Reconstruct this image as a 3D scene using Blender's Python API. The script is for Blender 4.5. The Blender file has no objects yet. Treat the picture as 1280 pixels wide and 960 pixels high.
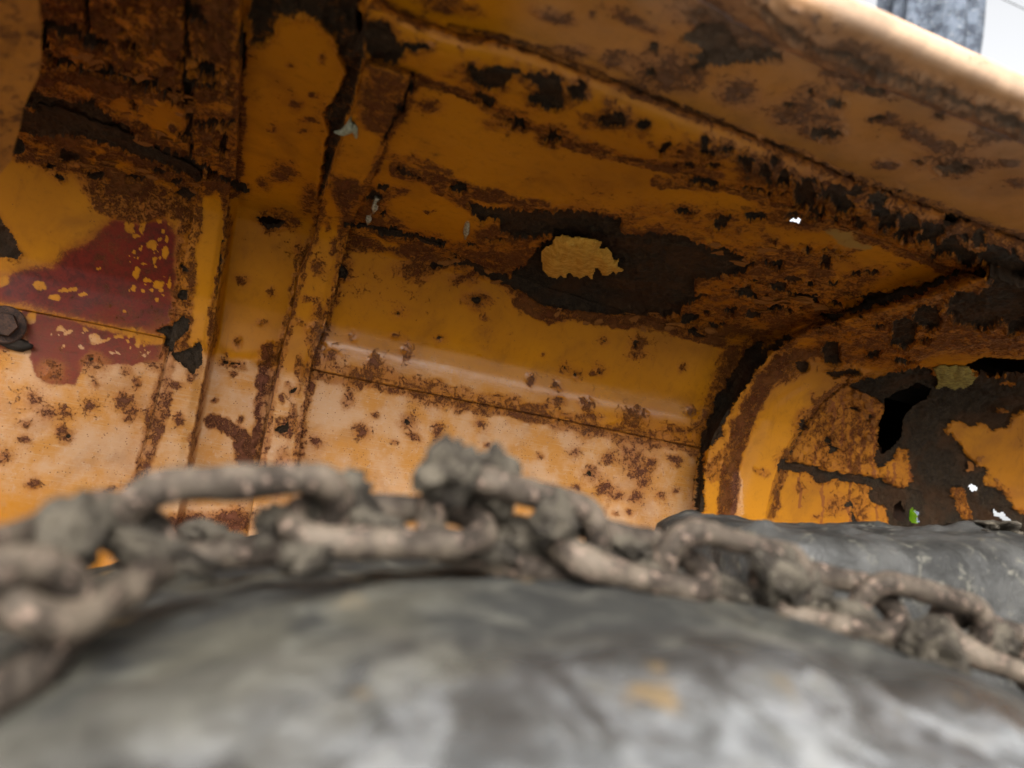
import bpy, bmesh, math, random
import numpy as np
from mathutils import Vector, Matrix
rng = np.random.default_rng(7); random.seed(7)
S = bpy.context.scene
COL = S.collection

# ------------------------------------------------------------------ camera, world, sun, exposure
CZ = 1.35                                    # eye height above the ground
YAW, PITCH, ROLL, FPX = math.radians(20), math.radians(8), math.radians(9), 1005.0
Fw = np.array([math.sin(YAW)*math.cos(PITCH), math.cos(YAW)*math.cos(PITCH), math.sin(PITCH)])
R0 = np.array([math.cos(YAW), -math.sin(YAW), 0.0]); U0 = np.cross(R0, Fw)
Rt = math.cos(ROLL)*R0 + math.sin(ROLL)*U0
Up = -math.sin(ROLL)*R0 + math.cos(ROLL)*U0
cd = bpy.data.cameras.new('camera'); cam = bpy.data.objects.new('camera', cd); COL.objects.link(cam)
cam.matrix_world = Matrix(((Rt[0], Up[0], -Fw[0], 0), (Rt[1], Up[1], -Fw[1], 0), (Rt[2], Up[2], -Fw[2], CZ), (0, 0, 0, 1)))
cd.sensor_width = 36; cd.lens = FPX/1280*36; cd.clip_start = 0.01; cd.clip_end = 4000
cd.dof.use_dof = True; cd.dof.focus_distance = 0.98; cd.dof.aperture_fstop = 4.8
S.camera = cam

SUN_EL, SUN_AZ = math.radians(37), math.radians(200)    # azimuth clockwise from +Y
w = bpy.data.worlds.new('World'); S.world = w; w.use_nodes = True
wn, wl = w.node_tree.nodes, w.node_tree.links
bg = wn['Background']; sky = wn.new('ShaderNodeTexSky'); sky.sky_type = 'NISHITA'; sky.sun_disc = False
sky.sun_elevation = SUN_EL; sky.sun_rotation = SUN_AZ; sky.dust_density = 6; sky.air_density = 1.0
bw = wn.new('ShaderNodeRGBToBW'); mx = wn.new('ShaderNodeMix'); mx.data_type = 'RGBA'; mx.inputs[0].default_value = 0.95
wl.new(sky.outputs[0], bw.inputs[0]); wl.new(sky.outputs[0], mx.inputs[6]); wl.new(bw.outputs[0], mx.inputs[7])
wl.new(mx.outputs[2], bg.inputs[0]); bg.inputs[1].default_value = 0.15
sd = bpy.data.lights.new('sun', 'SUN'); sd.energy = 0.6; sd.angle = math.radians(28); sd.color = (1, .95, .88)
sun = bpy.data.objects.new('sun', sd); COL.objects.link(sun)
dirv = Vector((math.sin(SUN_AZ)*math.cos(SUN_EL), math.cos(SUN_AZ)*math.cos(SUN_EL), math.sin(SUN_EL)))
sun.rotation_euler = dirv.to_track_quat('Z', 'Y').to_euler(); sun.location = (0, -3, 6)
vs = S.view_settings; vs.view_transform = 'Standard'; vs.look = 'None'; vs.gamma = 1; vs.use_curve_mapping = False
vs.exposure = 2.1
S.cycles.max_bounces = 10; S.cycles.diffuse_bounces = 6; S.cycles.use_denoising = True

# ------------------------------------------------------------------ helpers
def tag(o, label=None, cat=None, group=None, kind=None):
    if label: o['label'] = label
    if cat: o['category'] = cat
    if group: o['group'] = group
    if kind: o['kind'] = kind
    return o
def empty(name, loc):
    o = bpy.data.objects.new(name, None); o.location = loc; COL.objects.link(o); o.empty_display_size = .05
    return o
def link(name, me, mat, parent=None, loc=None):
    o = bpy.data.objects.new(name, me); COL.objects.link(o)
    if mat and not me.materials: me.materials.append(mat)
    if parent: o.parent = parent
    if loc is not None: o.location = loc
    return o
def ss(a, b, x):
    t = np.clip((x-a)/(b-a), 0, 1); return t*t*(3-2*t)
def _h(ix, iy, iz, seed):
    n = (ix.astype(np.int64)*374761393 + iy.astype(np.int64)*668265263 + iz.astype(np.int64)*2147483647 + seed*974711) & 0xffffffff
    n = ((n ^ (n >> 13))*1274126177) & 0xffffffff
    n = ((n ^ (n >> 16))*2246822519) & 0xffffffff
    return ((n ^ (n >> 15)) & 0xffffff)/float(0xffffff)
def vnoise(x, y, z=None, seed=0):
    x = np.asarray(x, float); y = np.asarray(y, float); z = np.zeros_like(x) if z is None else np.asarray(z, float)
    ix, iy, iz = np.floor(x), np.floor(y), np.floor(z); fx, fy, fz = x-ix, y-iy, z-iz
    fx, fy, fz = [f*f*f*(f*(f*6-15)+10) for f in (fx, fy, fz)]
    r = 0
    for dx in (0, 1):
        for dy in (0, 1):
            for dz in (0, 1):
                wgt = (fx if dx else 1-fx)*(fy if dy else 1-fy)*(fz if dz else 1-fz)
                r = r + wgt*_h(ix+dx, iy+dy, iz+dz, seed)
    return r*2-1
def fbm(x, y, z=None, oct=4, seed=0, gain=.5):
    r, a, t = 0, 1, 0; zz = None if z is None else np.asarray(z, float)
    for k in range(oct):
        r = r + a*vnoise(np.asarray(x)*2**k+17.3*k, np.asarray(y)*2**k+5.1*k, None if zz is None else zz*2**k, seed+k*7); t += a; a *= gain
    return r/t
def catmull(P, n):
    P = np.asarray(P, float)
    if len(P) == 2:
        t = np.linspace(0, 1, n)[:, None]; return P[0]*(1-t)+P[1]*t
    out = []
    Q = np.vstack([2*P[0]-P[1], P, 2*P[-1]-P[-2]])
    for i in range(1, len(Q)-2):
        t = np.linspace(0, 1, 16, endpoint=False)[:, None]
        p0, p1, p2, p3 = Q[i-1], Q[i], Q[i+1], Q[i+2]
        # chord-limited tangents, so that uneven spacing does not overshoot
        l = np.linalg.norm(p2-p1)
        m1 = (p2-p0)/max(np.linalg.norm(p2-p0), 1e-6)*l; m2 = (p3-p1)/max(np.linalg.norm(p3-p1), 1e-6)*l
        out.append((2*t**3-3*t**2+1)*p1+(t**3-2*t**2+t)*m1+(-2*t**3+3*t**2)*p2+(t**3-t**2)*m2)
    out.append(P[-1:]); C = np.vstack(out)
    s = np.r_[0, np.cumsum(np.linalg.norm(np.diff(C, axis=0), axis=1))]; q = np.linspace(0, s[-1], n)
    return np.stack([np.interp(q, s, C[:, k]) for k in range(C.shape[1])], 1)
def ray(px, py):
    px = np.asarray(px, float); py = np.asarray(py, float)
    return Fw + np.multiply.outer((px-640)/FPX, Rt) + np.multiply.outer((480-py)/FPX, Up)
def at(px, py, y):
    """the point on the plane y = const (metres in front of the camera) seen at a photo pixel"""
    d = ray(px, py); return d*(y/d[1]) + np.array([0, 0, CZ])

# mudguard cross-section in (y, z - eye height): wall, leaning upper wall, top, lip, outer skirt
prof = np.array([(1.0, -1.2), (1.0, -.3), (1.0, .155), (.996, .175), (.985, .20), (.958, .268), (.945, .279), (.92, .283), (.577, .30), (.50, .305), (.345, .315), (.25, .320)])
_pp = [prof[0]]
for a, b in zip(prof[:-1], prof[1:]):
    for t in np.linspace(0, 1, 40)[1:]: _pp.append(a*(1-t)+b*t)
_pp = np.array(_pp); _pr = _pp[:, 1]/_pp[:, 0]
_ker = np.exp(-np.linspace(-2, 2, 31)**2); _ker /= _ker.sum()
_rg = np.linspace(-1.1, 1.25, 4700); _yg = np.interp(_rg, _pr, _pp[:, 0])
_yg = np.convolve(np.pad(_yg, 15, mode='edge'), _ker, 'valid')
def depth(r): return np.interp(r, _rg, _yg)
def onto(px, py, off=0.0):
    d = ray(px, py); y = depth(d[..., 2]/d[..., 1]) - off
    return d*(y/d[..., 1])[..., None] + np.array([0, 0, CZ])

# ------------------------------------------------------------------ materials
def nt(name):
    m = bpy.data.materials.new(name); m.use_nodes = True
    N, L = m.node_tree.nodes, m.node_tree.links
    return m, N, L, N['Principled BSDF']
class G:
    """small helper round a node tree"""
    def __init__(s, N, L): s.N, s.L = N, L
    def _set(s, inp, v):
        if isinstance(v, bpy.types.NodeSocket): s.L.new(v, inp)
        elif isinstance(v, (tuple, list)) and len(v) == 3 and inp.type == 'RGBA': inp.default_value = (*v, 1)
        else: inp.default_value = v
    def noise(s, vec, scale, detail=6, rough=.6, dist=0.0):
        n = s.N.new('ShaderNodeTexNoise'); n.inputs['Scale'].default_value = scale; n.inputs['Detail'].default_value = detail
        n.inputs['Roughness'].default_value = rough; n.inputs['Distortion'].default_value = dist; s._set(n.inputs['Vector'], vec); return n.outputs['Fac']
    def voro(s, vec, scale, feature='F1'):
        n = s.N.new('ShaderNodeTexVoronoi'); n.feature = feature; n.inputs['Scale'].default_value = scale; s._set(n.inputs['Vector'], vec); return n.outputs['Distance']
    def math(s, op, a, b=0.0, c=0.0):
        n = s.N.new('ShaderNodeMath'); n.operation = op
        s._set(n.inputs[0], a); s._set(n.inputs[1], b); s._set(n.inputs[2], c); return n.outputs[0]
    def sstep(s, x, lo, hi):
        n = s.N.new('ShaderNodeMapRange'); n.interpolation_type = 'SMOOTHSTEP'; n.clamp = True
        s._set(n.inputs['Value'], x); n.inputs['From Min'].default_value = lo; n.inputs['From Max'].default_value = hi; return n.outputs[0]
    def lin(s, x, lo, hi, a, b):
        n = s.N.new('ShaderNodeMapRange'); n.clamp = True; s._set(n.inputs['Value'], x)
        for k, v in zip(('From Min', 'From Max', 'To Min', 'To Max'), (lo, hi, a, b)): n.inputs[k].default_value = v
        return n.outputs[0]
    def mix(s, f, a, b, mode='MIX'):
        n = s.N.new('ShaderNodeMix'); n.data_type = 'RGBA'; n.blend_type = mode
        s._set(n.inputs[0], f); s._set(n.inputs[6], a); s._set(n.inputs[7], b); return n.outputs[2]
    def mapping(s, vec, scale):
        n = s.N.new('ShaderNodeMapping'); s._set(n.inputs[0], vec); n.inputs['Scale'].default_value = scale; return n.outputs[0]
    def bump(s, h, strength, dist):
        n = s.N.new('ShaderNodeBump'); n.inputs['Strength'].default_value = strength; n.inputs['Distance'].default_value = dist; s._set(n.inputs['Height'], h); return n.outputs[0]
def objco(N): return N.new('ShaderNodeTexCoord').outputs['Object']

def mat_guard():
    m, N, L, P = nt('rusted_yellow_paint'); g = G(N, L); co = objco(N)
    def attr(name):
        a = N.new('ShaderNodeAttribute'); a.attribute_name = name; sp = N.new('ShaderNodeSeparateColor'); L.new(a.outputs['Color'], sp.inputs[0])
        return sp.outputs[0], sp.outputs[1], sp.outputs[2], a.outputs['Alpha']
    Rr, Dd, Pp, Ww = attr('mask'); Li, St, Gl, Hz = attr('mask2')
    n1 = g.noise(co, 22, 8, .62); n2 = g.noise(co, 115, 8, .72, .4); n3 = g.noise(co, 420, 5, .75); nl = g.noise(co, 5, 3, .5); nm = g.noise(co, 11, 6, .6, .6)
    fine = g.math('ADD', g.math('MULTIPLY', g.math('SUBTRACT', n2, .5), .9), g.math('MULTIPLY', g.math('SUBTRACT', n3, .5), .75))
    mid = g.math('ADD', g.math('MULTIPLY', g.math('SUBTRACT', n1, .5), .5), fine)
    # paint film
    paint = g.mix(g.sstep(nl, .35, .65), (.47, .178, .0015), (.37, .134, .0015))
    paint = g.mix(g.math('MULTIPLY', g.sstep(n1, .52, .75), .45), paint, (.28, .115, .010))
    paint = g.mix(g.math('MULTIPLY', g.sstep(nm, .50, .72), .55), paint, (.20, .070, .006))
    paint = g.mix(g.math('MULTIPLY', g.sstep(n2, .50, .72), .40), paint, (.24, .092, .005))
    vert = g.noise(g.mapping(co, (70, 70, 7)), 1.0, 6, .65); paint = g.mix(g.math('MULTIPLY', g.sstep(vert, .54, .74), .40), paint, (.20, .072, .006))
    streak = g.noise(g.mapping(co, (9, 9, 160)), 3, 5, .6)
    chalk = g.mix(g.sstep(n1, .36, .62), (.52, .30, .155), (.48, .205, .038)); chalk = g.mix(g.math('MULTIPLY', g.sstep(nm, .48, .66), .6), chalk, (.34, .165, .070)); chalk = g.mix(g.math('MULTIPLY', g.sstep(n2, .52, .70), .45), chalk, (.56, .40, .28))
    chalk = g.mix(g.math('MULTIPLY', g.sstep(streak, .5, .7), .35), chalk, (.52, .36, .22))
    wf = g.math('ADD', Ww, g.math('MULTIPLY', g.math('SUBTRACT', n2, .5), .5))
    paint = g.mix(g.math('MULTIPLY', g.sstep(wf, .15, .95), .92), paint, chalk)
    # red primer showing through
    pf = g.math('ADD', Pp, g.math('MULTIPLY', fine, .5))
    prim = g.mix(g.sstep(n2, .4, .65), (.135, .0115, .0035), (.062, .0085, .0035))
    prim = g.mix(g.math('MULTIPLY', Ww, .32), prim, (.24, .056, .024))
    pp = g.math('ADD', g.math('MULTIPLY', g.sstep(pf, .40, .58), .38), g.math('MULTIPLY', g.sstep(g.math('ADD', Pp, g.math('MULTIPLY', mid, .25)), .12, .72), .62))
    col = g.mix(pp, paint, prim)
    # lichen / damp green tint
    col = g.mix(g.math('MULTIPLY', g.sstep(g.math('ADD', Li, g.math('MULTIPLY', fine, .6)), .4, .6), .6), col, (.20, .19, .075))
    # orange bleeding round rust
    halo = g.sstep(g.math('ADD', Rr, g.math('MULTIPLY', mid, .40)), .14, .55)
    col = g.mix(g.math('MULTIPLY', halo, .68), col, g.mix(n2, (.27, .074, .006), (.40, .140, .008)))
    drip = g.sstep(g.math('ADD', St, g.math('MULTIPLY', fine, .5)), .35, .7)
    col = g.mix(g.math('MULTIPLY', drip, .8), col, (.20, .055, .010))
    # rust proper
    soft = g.sstep(g.math('ADD', Rr, g.math('MULTIPLY', mid, .9)), .28, .78)
    rf = g.sstep(g.math('ADD', Rr, g.math('MULTIPLY', mid, 1.9)), .48, .74)
    col = g.mix(g.math('MULTIPLY', soft, .74), col, g.mix(Ww, (.125, .034, .005), (.24, .088, .046)))
    rust = g.mix(g.sstep(n2, .36, .60), (.018, .0058, .0028), (.108, .028, .005))
    rust = g.mix(g.math('MULTIPLY', g.sstep(n1, .45, .62), .55), rust, (.17, .060, .010))
    rust = g.mix(g.math('MULTIPLY', g.sstep(n3, .52, .72), .40), rust, (.24, .090, .016))
    rust = g.mix(g.math('MULTIPLY', Ww, .6), rust, g.mix(g.sstep(n2, .35, .65), (.040, .0145, .012), (.165, .062, .038)))
    col = g.mix(rf, col, rust)
    # pinhead rust on the weathered paint
    pin = g.math('MULTIPLY', g.sstep(g.voro(co, 260), .24, .10), g.sstep(g.math('ADD', g.noise(co, 60, 2), g.math('MULTIPLY', Ww, .14)), .55, .72))
    col = g.mix(g.math('MULTIPLY', pin, .8), col, (.10, .035, .015))
    # bare scaled steel
    df = g.sstep(g.math('ADD', Dd, g.math('MULTIPLY', mid, .45)), .45, .57)
    scale = g.mix(g.sstep(n2, .35, .65), (.015, .0095, .0055), (.046, .030, .016))
    scale = g.mix(g.math('MULTIPLY', g.sstep(n3, .50, .68), .7), scale, (.078, .050, .026)); scale = g.mix(g.math('MULTIPLY', g.sstep(nm, .46, .62), .75), scale, (.060, .026, .009))
    col = g.mix(df, col, scale)
    # haze and edge glare on the outer sheet, painted into the colour
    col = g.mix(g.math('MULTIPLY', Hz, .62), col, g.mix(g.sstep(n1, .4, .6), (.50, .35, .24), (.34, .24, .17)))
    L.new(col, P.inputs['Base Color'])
    r0 = g.lin(n1, .3, .7, .42, .60)
    r0 = g.mix(g.math('MULTIPLY', Gl, 1.0), r0, (.20, .20, .20))
    ro = g.mix(rf, r0, (.82, .82, .82)); ro = g.mix(df, ro, (.78, .78, .78)); ro = g.mix(Hz, ro, (.7, .7, .7))
    L.new(ro, P.inputs['Roughness']); L.new(g.math('ADD', .17, g.math('MULTIPLY', Gl, .45)), P.inputs['Specular IOR Level'])
    hgt = g.math('ADD', g.math('MULTIPLY', g.math('MULTIPLY', rf, g.math('ADD', n2, g.math('MULTIPLY', n3, .5))), .9), g.math('MULTIPLY', df, g.math('SUBTRACT', g.math('MULTIPLY', n3, .7), .9)))
    hgt = g.math('ADD', hgt, g.math('MULTIPLY', n2, .10)); hgt = g.math('ADD', hgt, g.math('MULTIPLY', g.math('MULTIPLY', streak, Ww), .25))
    L.new(g.bump(hgt, .85, .0016), P.inputs['Normal'])
    return m
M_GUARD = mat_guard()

def simple(name, c1, c2, scale, rough=(.6, .9), bump=.5, bd=.002, detail=8, metal=0, c3=None, spec=.2):
    m, N, L, P = nt(name); g = G(N, L); co = objco(N)
    n1 = g.noise(co, scale, detail, .65); n2 = g.noise(co, scale*4.3, 6, .65)
    col = g.mix(g.sstep(n1, .38, .62), c1, c2)
    if c3: col = g.mix(g.sstep(n2, .55, .68), col, c3)
    L.new(col, P.inputs['Base Color']); L.new(g.lin(n1, .35, .65, *rough), P.inputs['Roughness'])
    P.inputs['Metallic'].default_value = metal; P.inputs['Specular IOR Level'].default_value = spec
    L.new(g.bump(g.math('ADD', n1, g.math('MULTIPLY', n2, .4)), bump, bd), P.inputs['Normal'])
    return m
M_SKIN = simple('added_backing_rusted_steel', (.03, .017, .011), (.07, .03, .014), 30)
M_DARK = simple('dark_steel', (.012, .010, .009), (.03, .022, .016), 30)
M_SCREW = simple('zinc_screw', (.45, .44, .34), (.25, .22, .15), 300, (.3, .5), .3, .0005, metal=.8)
M_BOLT = simple('rusted_bolt', (.085, .045, .030), (.035, .024, .020), 120, (.6, .85), .6, .001, c3=(.14, .065, .03))
M_FOAM = simple('yellow_foam', (.58, .32, .045), (.42, .20, .022), 120, (.7, .9), .9, .002, c3=(.66, .42, .10))
M_FOAM2 = simple('damp_foam', (.30, .24, .055), (.16, .11, .03), 140, (.7, .9), .9, .002, c3=(.34, .29, .10))
M_FLAKE = simple('lifted_paint_flake', (.34, .13, .014), (.14, .042, .011), 160, (.5, .85), .6, .001, c3=(.05, .022, .012))
M_LINK = simple('muddy_chain_steel', (.088, .068, .049), (.017, .012, .008), 48, (.45, .8), .9, .004, c3=(.20, .14, .105))
M_MUD = simple('dried_grey_mud', (.078, .065, .047), (.019, .015, .011), 75, (.8, .95), 1.0, .006, c3=(.135, .115, .085))
def mat_leaf():
    m, N, L, P = nt('fresh_leaf'); g = G(N, L); c = g.mix(g.noise(objco(N), 60, 3), (.48, .78, .04), (.60, .85, .08)); L.new(c, P.inputs['Base Color'])
    t = N.new('ShaderNodeBsdfTranslucent'); L.new(c, t.inputs[0]); x = N.new('ShaderNodeMixShader'); x.inputs[0].default_value = .6
    L.new(P.outputs[0], x.inputs[1]); L.new(t.outputs[0], x.inputs[2]); L.new(x.outputs[0], N['Material Output'].inputs[0]); return m
M_LEAF = mat_leaf()
M_BARK = simple('grey_bark', (.085, .10, .125), (.030, .036, .048), 6, (.8, .95), 1.0, .03, c3=(.16, .17, .18))
M_GROUND = simple('gravel_ground', (.17, .158, .14), (.11, .102, .09), 3, (.85, .95), .6, .01)
M_WIRE = simple('wire', (.05, .05, .05), (.08, .08, .08), 10)

def mat_tyre():
    m, N, L, P = nt('wet_muddy_rubber'); g = G(N, L); co = objco(N)
    n1 = g.noise(co, 16, 7, .6, .4); n2 = g.noise(co, 55, 6, .6); n3 = g.noise(co, 9, 4, .5)
    sx = N.new('ShaderNodeSeparateXYZ'); L.new(co, sx.inputs[0]); n1 = g.math('ADD', n1, g.lin(sx.outputs[0], -.30, .15, .07, -.09)); rub = g.mix(n2, (.010, .0102, .0098), (.021, .020, .0175))
    mud = g.mix(n2, (.058, .053, .040), (.024, .022, .016))
    col = g.mix(g.sstep(n1, .48, .60), rub, mud)
    film = g.math('MULTIPLY', g.sstep(n3, .40, .62), .35); col = g.mix(film, col, (.036, .035, .030))
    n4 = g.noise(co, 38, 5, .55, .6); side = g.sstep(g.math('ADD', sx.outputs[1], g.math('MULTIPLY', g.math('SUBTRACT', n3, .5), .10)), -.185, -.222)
    side = g.math('MULTIPLY', g.math('MULTIPLY', side, g.lin(n2, .3, .66, .25, 1.0)), g.lin(sx.outputs[0], -.26, .02, .22, 1.0)); col = g.mix(g.math('MULTIPLY', side, .8), col, g.mix(g.sstep(n4, .42, .60), (.085, .085, .082), (.23, .235, .24)))  # pale sky sheen on the lower sidewall, painted into the base colour
    och = g.math('MULTIPLY', g.sstep(g.noise(co, 26, 4, .5), .63, .70), .75); col = g.mix(och, col, (.13, .085, .035))
    col = g.mix(g.math('MULTIPLY', g.sstep(n4, .50, .66), .5), col, (.082, .078, .063)); col = g.mix(g.math('MULTIPLY', g.sstep(n4, .46, .36), .5), col, (.016, .0155, .014))
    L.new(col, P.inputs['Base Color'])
    wet = g.sstep(sx.outputs[1], -.165, -.205)
    L.new(g.mix(wet, (.72, .72, .72), g.mix(g.sstep(n1, .46, .60), (.16, .16, .16), (.42, .42, .42))), P.inputs['Roughness']); L.new(g.lin(wet, 0, 1, .15, 1.0), P.inputs['Specular IOR Level']); L.new(g.math('MULTIPLY', wet, .5), P.inputs['Coat Weight']); P.inputs['Coat Roughness'].default_value = .12
    L.new(g.bump(g.math('ADD', n1, g.math('MULTIPLY', n2, .5)), .9, .006), P.inputs['Normal'])
    return m
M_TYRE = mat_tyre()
M_LUG = simple('mud_filmed_rubber', (.046, .045, .042), (.016, .0155, .014), 18, (.3, .6), .7, .006, c3=(.075, .070, .056))

# ------------------------------------------------------------------ wear map of the mudguard, traced on its surface
# channels: R rust, D bare dark scale, P red primer, W weathered chalky paint | L lichen, T drip stain, G gloss, Z painted haze and glare
CH = dict(R=0, D=1, P=2, W=3, L=4, T=5, G=6, Z=7)
OPS = []; rs0 = np.random.default_rng(91)
def B(ch, x, y, rx, ry=None, v=1.0, ang=0, k=1.0, soft=.5): OPS.append(('b', CH[ch], x, y, rx, ry or rx, v, math.radians(ang), k, soft))
def K(ch, pts, wd, v=1.0, k=1.0, soft=.6): OPS.append(('s', CH[ch], np.array(pts, float), wd, v, k, soft))
def LN(ch, pts, wd, v=1.0, k=1.0, soft=.3): OPS.append(('l', CH[ch], np.array(pts, float), wd, v, k, soft))
def Y(ch, pts, v=1.0, soft=5, k=1.0): OPS.append(('p', CH[ch], np.array(pts, float), soft, v, k))
def many(ch, lst, v=1.0, k=1.0):
    for t in lst:
        x, y, rx = t[:3]; ry = t[3] if len(t) > 3 else rx; B(ch, x, y, rx, ry, v, t[4] if len(t) > 4 else 0, k)
def bloom(lst):
    for t in lst:
        x, y, rx = t[:3]; ry = t[3] if len(t) > 3 else rx; an = t[4] if len(t) > 4 else 0
        B('R', x, y, rx*1.5, ry*1.5, .49, an, .95, .1); B('R', x, y, rx*.70, ry*.70, .70, an, .85, .0)
def seg_d(X, Yy, P, closed):
    best = np.full(X.shape, 1e9); n = len(P)
    for i in range(n if closed else n-1):
        a, b = P[i], P[(i+1) % n]; ab = b-a; l2 = max((ab**2).sum(), 1e-9)
        t = np.clip(((X-a[0])*ab[0]+(Yy-a[1])*ab[1])/l2, 0, 1)
        best = np.minimum(best, np.hypot(X-a[0]-t*ab[0], Yy-a[1]-t*ab[1]))
    return best
def inside(X, Yy, P):
    c = np.zeros(X.shape, bool); n = len(P); j = n-1
    for i in range(n):
        (xi, yi), (xj, yj) = P[i], P[j]
        if yi != yj: c ^= ((yi > Yy) != (yj > Yy)) & (X < (xj-xi)*(Yy-yi)/(yj-yi)+xi)
        j = i
    return c
def evaluate(X, Yy, ops, V, X0, Y0):
    ring = []
    for o in ops:
        if o[1] == 1:
            if o[0] == 'b' and o[6] > .5: ring.append(('b', 0, o[2], o[3], o[4]+11, o[5]+10, .54, o[7], .85, .15))
            if o[0] == 's' and o[4] > .5: ring.append(('s', 0, o[2], o[3]+9, .54, .8, .1))
            if o[0] == 'p' and o[4] > .5: ring.append(('p', 0, o[2], 19, .58, .9))
    for o in [q for q in ops if q[1] != 1]+ring+[q for q in ops if q[1] == 1]:
        if o[0] == 'b':
            _, c, x, y, rx, ry, v, an, k, soft = o; m = max(rx, ry)*1.4
            idx = np.nonzero((abs(X-x) < m) & (abs(Yy-y) < m))[0]
            if not len(idx): continue
            dx, dy = X[idx]-x, Yy[idx]-y; ca, sa = math.cos(an), math.sin(an)
            d = np.hypot((dx*ca+dy*sa)/rx, (-dx*sa+dy*ca)/ry); al = k*(1-ss(soft*(.35 if c == 0 else 1), 1.35 if c == 0 else 1.25, d))
        elif o[0] == 'l':
            _, c, P, wd, v, k, soft = o; m = wd*2
            idx = np.nonzero((X0 > P[:, 0].min()-m) & (X0 < P[:, 0].max()+m) & (Y0 > P[:, 1].min()-m) & (Y0 < P[:, 1].max()+m))[0]
            if not len(idx): continue
            al = k*(1-ss(soft, 1.3, seg_d(X0[idx]*.85+X[idx]*.15, Y0[idx]*.85+Yy[idx]*.15, P, False)/wd))
        elif o[0] == 's':
            _, c, P, wd, v, k, soft = o
            idx = np.nonzero((X > P[:, 0].min()-wd*1.4) & (X < P[:, 0].max()+wd*1.4) & (Yy > P[:, 1].min()-wd*1.4) & (Yy < P[:, 1].max()+wd*1.4))[0]
            if not len(idx): continue
            al = k*(1-ss(soft, 1.3, seg_d(X[idx], Yy[idx], P, False)/wd))
        else:
            _, c, P, soft, v, k = o
            idx = np.nonzero((X > P[:, 0].min()-soft) & (X < P[:, 0].max()+soft) & (Yy > P[:, 1].min()-soft) & (Yy < P[:, 1].max()+soft))[0]
            if not len(idx): continue
            x, y = X[idx], Yy[idx]; d = seg_d(x, y, P, True); d = np.where(inside(x, y, P), -d, d); al = k*(1-ss(-soft, soft, d))
        V[c][idx] += (v-V[c][idx])*al

# --- weathering, gloss and painted haze zones
Y('W', [(-320, 330), (0, 392), (215, 436), (390, 470), (870, 563), (872, 800), (-320, 800)], 1.0, 12, .95)
Y('W', [(390, 430), (540, 445), (660, 480), (760, 520), (750, 530), (390, 465)], .55, 18)
Y('W', [(262, 455), (350, 462), (330, 620), (220, 620)], .9, 10)
Y('W', [(-40, 590), (150, 640), (150, 760), (-40, 760)], .25, 40)
Y('W', [(560, 590), (700, 640), (640, 700), (520, 690)], .6, 30)
Y('W', [(915, 590), (928, 590), (930, 700), (912, 700)], .9, 3)
Y('G', [(395, 405), (560, 432), (720, 472), (880, 510), (870, 530), (700, 500), (390, 440)], .9, 9)
Y('W', [(975, 580), (1110, 606), (1110, 700), (955, 700)], .12, 5)
Y('Z', [(700, -120), (1300, -120), (1500, 300), (1290, 300), (1000, 195), (640, 50)], .38, 40)  # washed-out haze over the outer panel, painted pale
Y('Z', [(980, -40), (1300, 60), (1500, 200), (1500, 330), (1280, 200), (1000, 80), (800, 0)], .8, 30); Y('Z', [(985, -60), (1070, -10), (1280, 90), (1500, 190), (1500, 225), (1280, 125), (1060, 30), (960, -30)], 1.5, 10)  # stronger painted haze, and the glare along the rolled edge
# --- upper left: heavy peeling
Y('R', [(-320, -260), (300, -260), (300, 225), (250, 245), (190, 270), (140, 265), (110, 225), (20, 205), (-320, 60)], .72, 12)
Y('R', [(118, 128), (165, 118), (215, 125), (238, 145), (232, 180), (215, 178), (190, 160), (165, 150), (130, 145)], .30, 4)
many('R', [(170, 30, 35, 28), (185, 70, 28, 20), (100, 65, 35, 8, 18), (135, 72, 22, 8), (105, 118, 40, 8, 12), (250, 60, 10, 20), (265, 130, 22, 8), (280, 128, 12, 14)], .42, .85)
many('R', [(60, 185, 22, 5, 15), (120, 190, 20, 5, 15), (150, 205, 20, 6, 10), (210, 228, 22, 5, 15), (100, 235, 25, 5, 25), (160, 212, 24, 5, 20)], .32, .9)
Y('D', [(33, 108), (62, 114), (95, 125), (115, 122), (130, 140), (150, 152), (190, 176), (230, 190), (262, 205), (252, 226), (225, 213), (190, 200), (150, 186), (100, 173), (60, 168), (22, 168), (18, 140)], .95, 3)
K('D', [(60, 30), (95, 40), (130, 54)], 7, .9); K('D', [(108, -10), (113, 35)], 4, .9); K('D', [(55, 40), (62, 65)], 5, .9); K('D', [(62, 72), (95, 82), (125, 90)], 5, .9)
K('D', [(125, 85), (160, 92), (190, 106)], 8, .9); K('D', [(178, 105), (205, 108), (222, 120)], 6, 1); K('D', [(234, 100), (238, 145)], 6, 1)
Y('D', [(226, 3), (245, 3), (262, 25), (258, 35), (235, 25)], 1, 2); K('D', [(234, 78), (268, 88)], 11, .95); K('D', [(242, 102), (282, 107)], 4, 1); K('D', [(243, 155), (292, 152)], 6, 1)
K('D', [(165, 125), (167, 137)], 2.5, 1); K('D', [(232, -20), (236, 150), (240, 200)], 2.5, 1); K('D', [(250, 205), (290, 226), (305, 236)], 5, .95)
many('D', [(88, 194, 15, 9), (118, 216, 13, 7), (200, 212, 10, 6), (222, 226, 9, 5), (20, 182, 14, 10), (150, 182, 30, 6, 18), (170, 222, 12, 4), (235, 240, 14, 10), (280, 180, 5, 20), (60, 207, 10, 4), (75, 222, 10, 3, 30)], .9)
K('R', [(110, 225), (130, 255), (170, 265), (215, 250), (235, 270), (232, 330)], 15, .62)
Y('R', [(0, 222), (40, 208), (95, 225), (112, 255), (118, 300), (60, 320), (15, 300)], .1, 12, .9)
Y('D', [(-60, 255), (-5, 262), (26, 316), (20, 326), (-60, 320)], .9, 3); B('R', 8, 292, 10, 14, .4)
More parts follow.
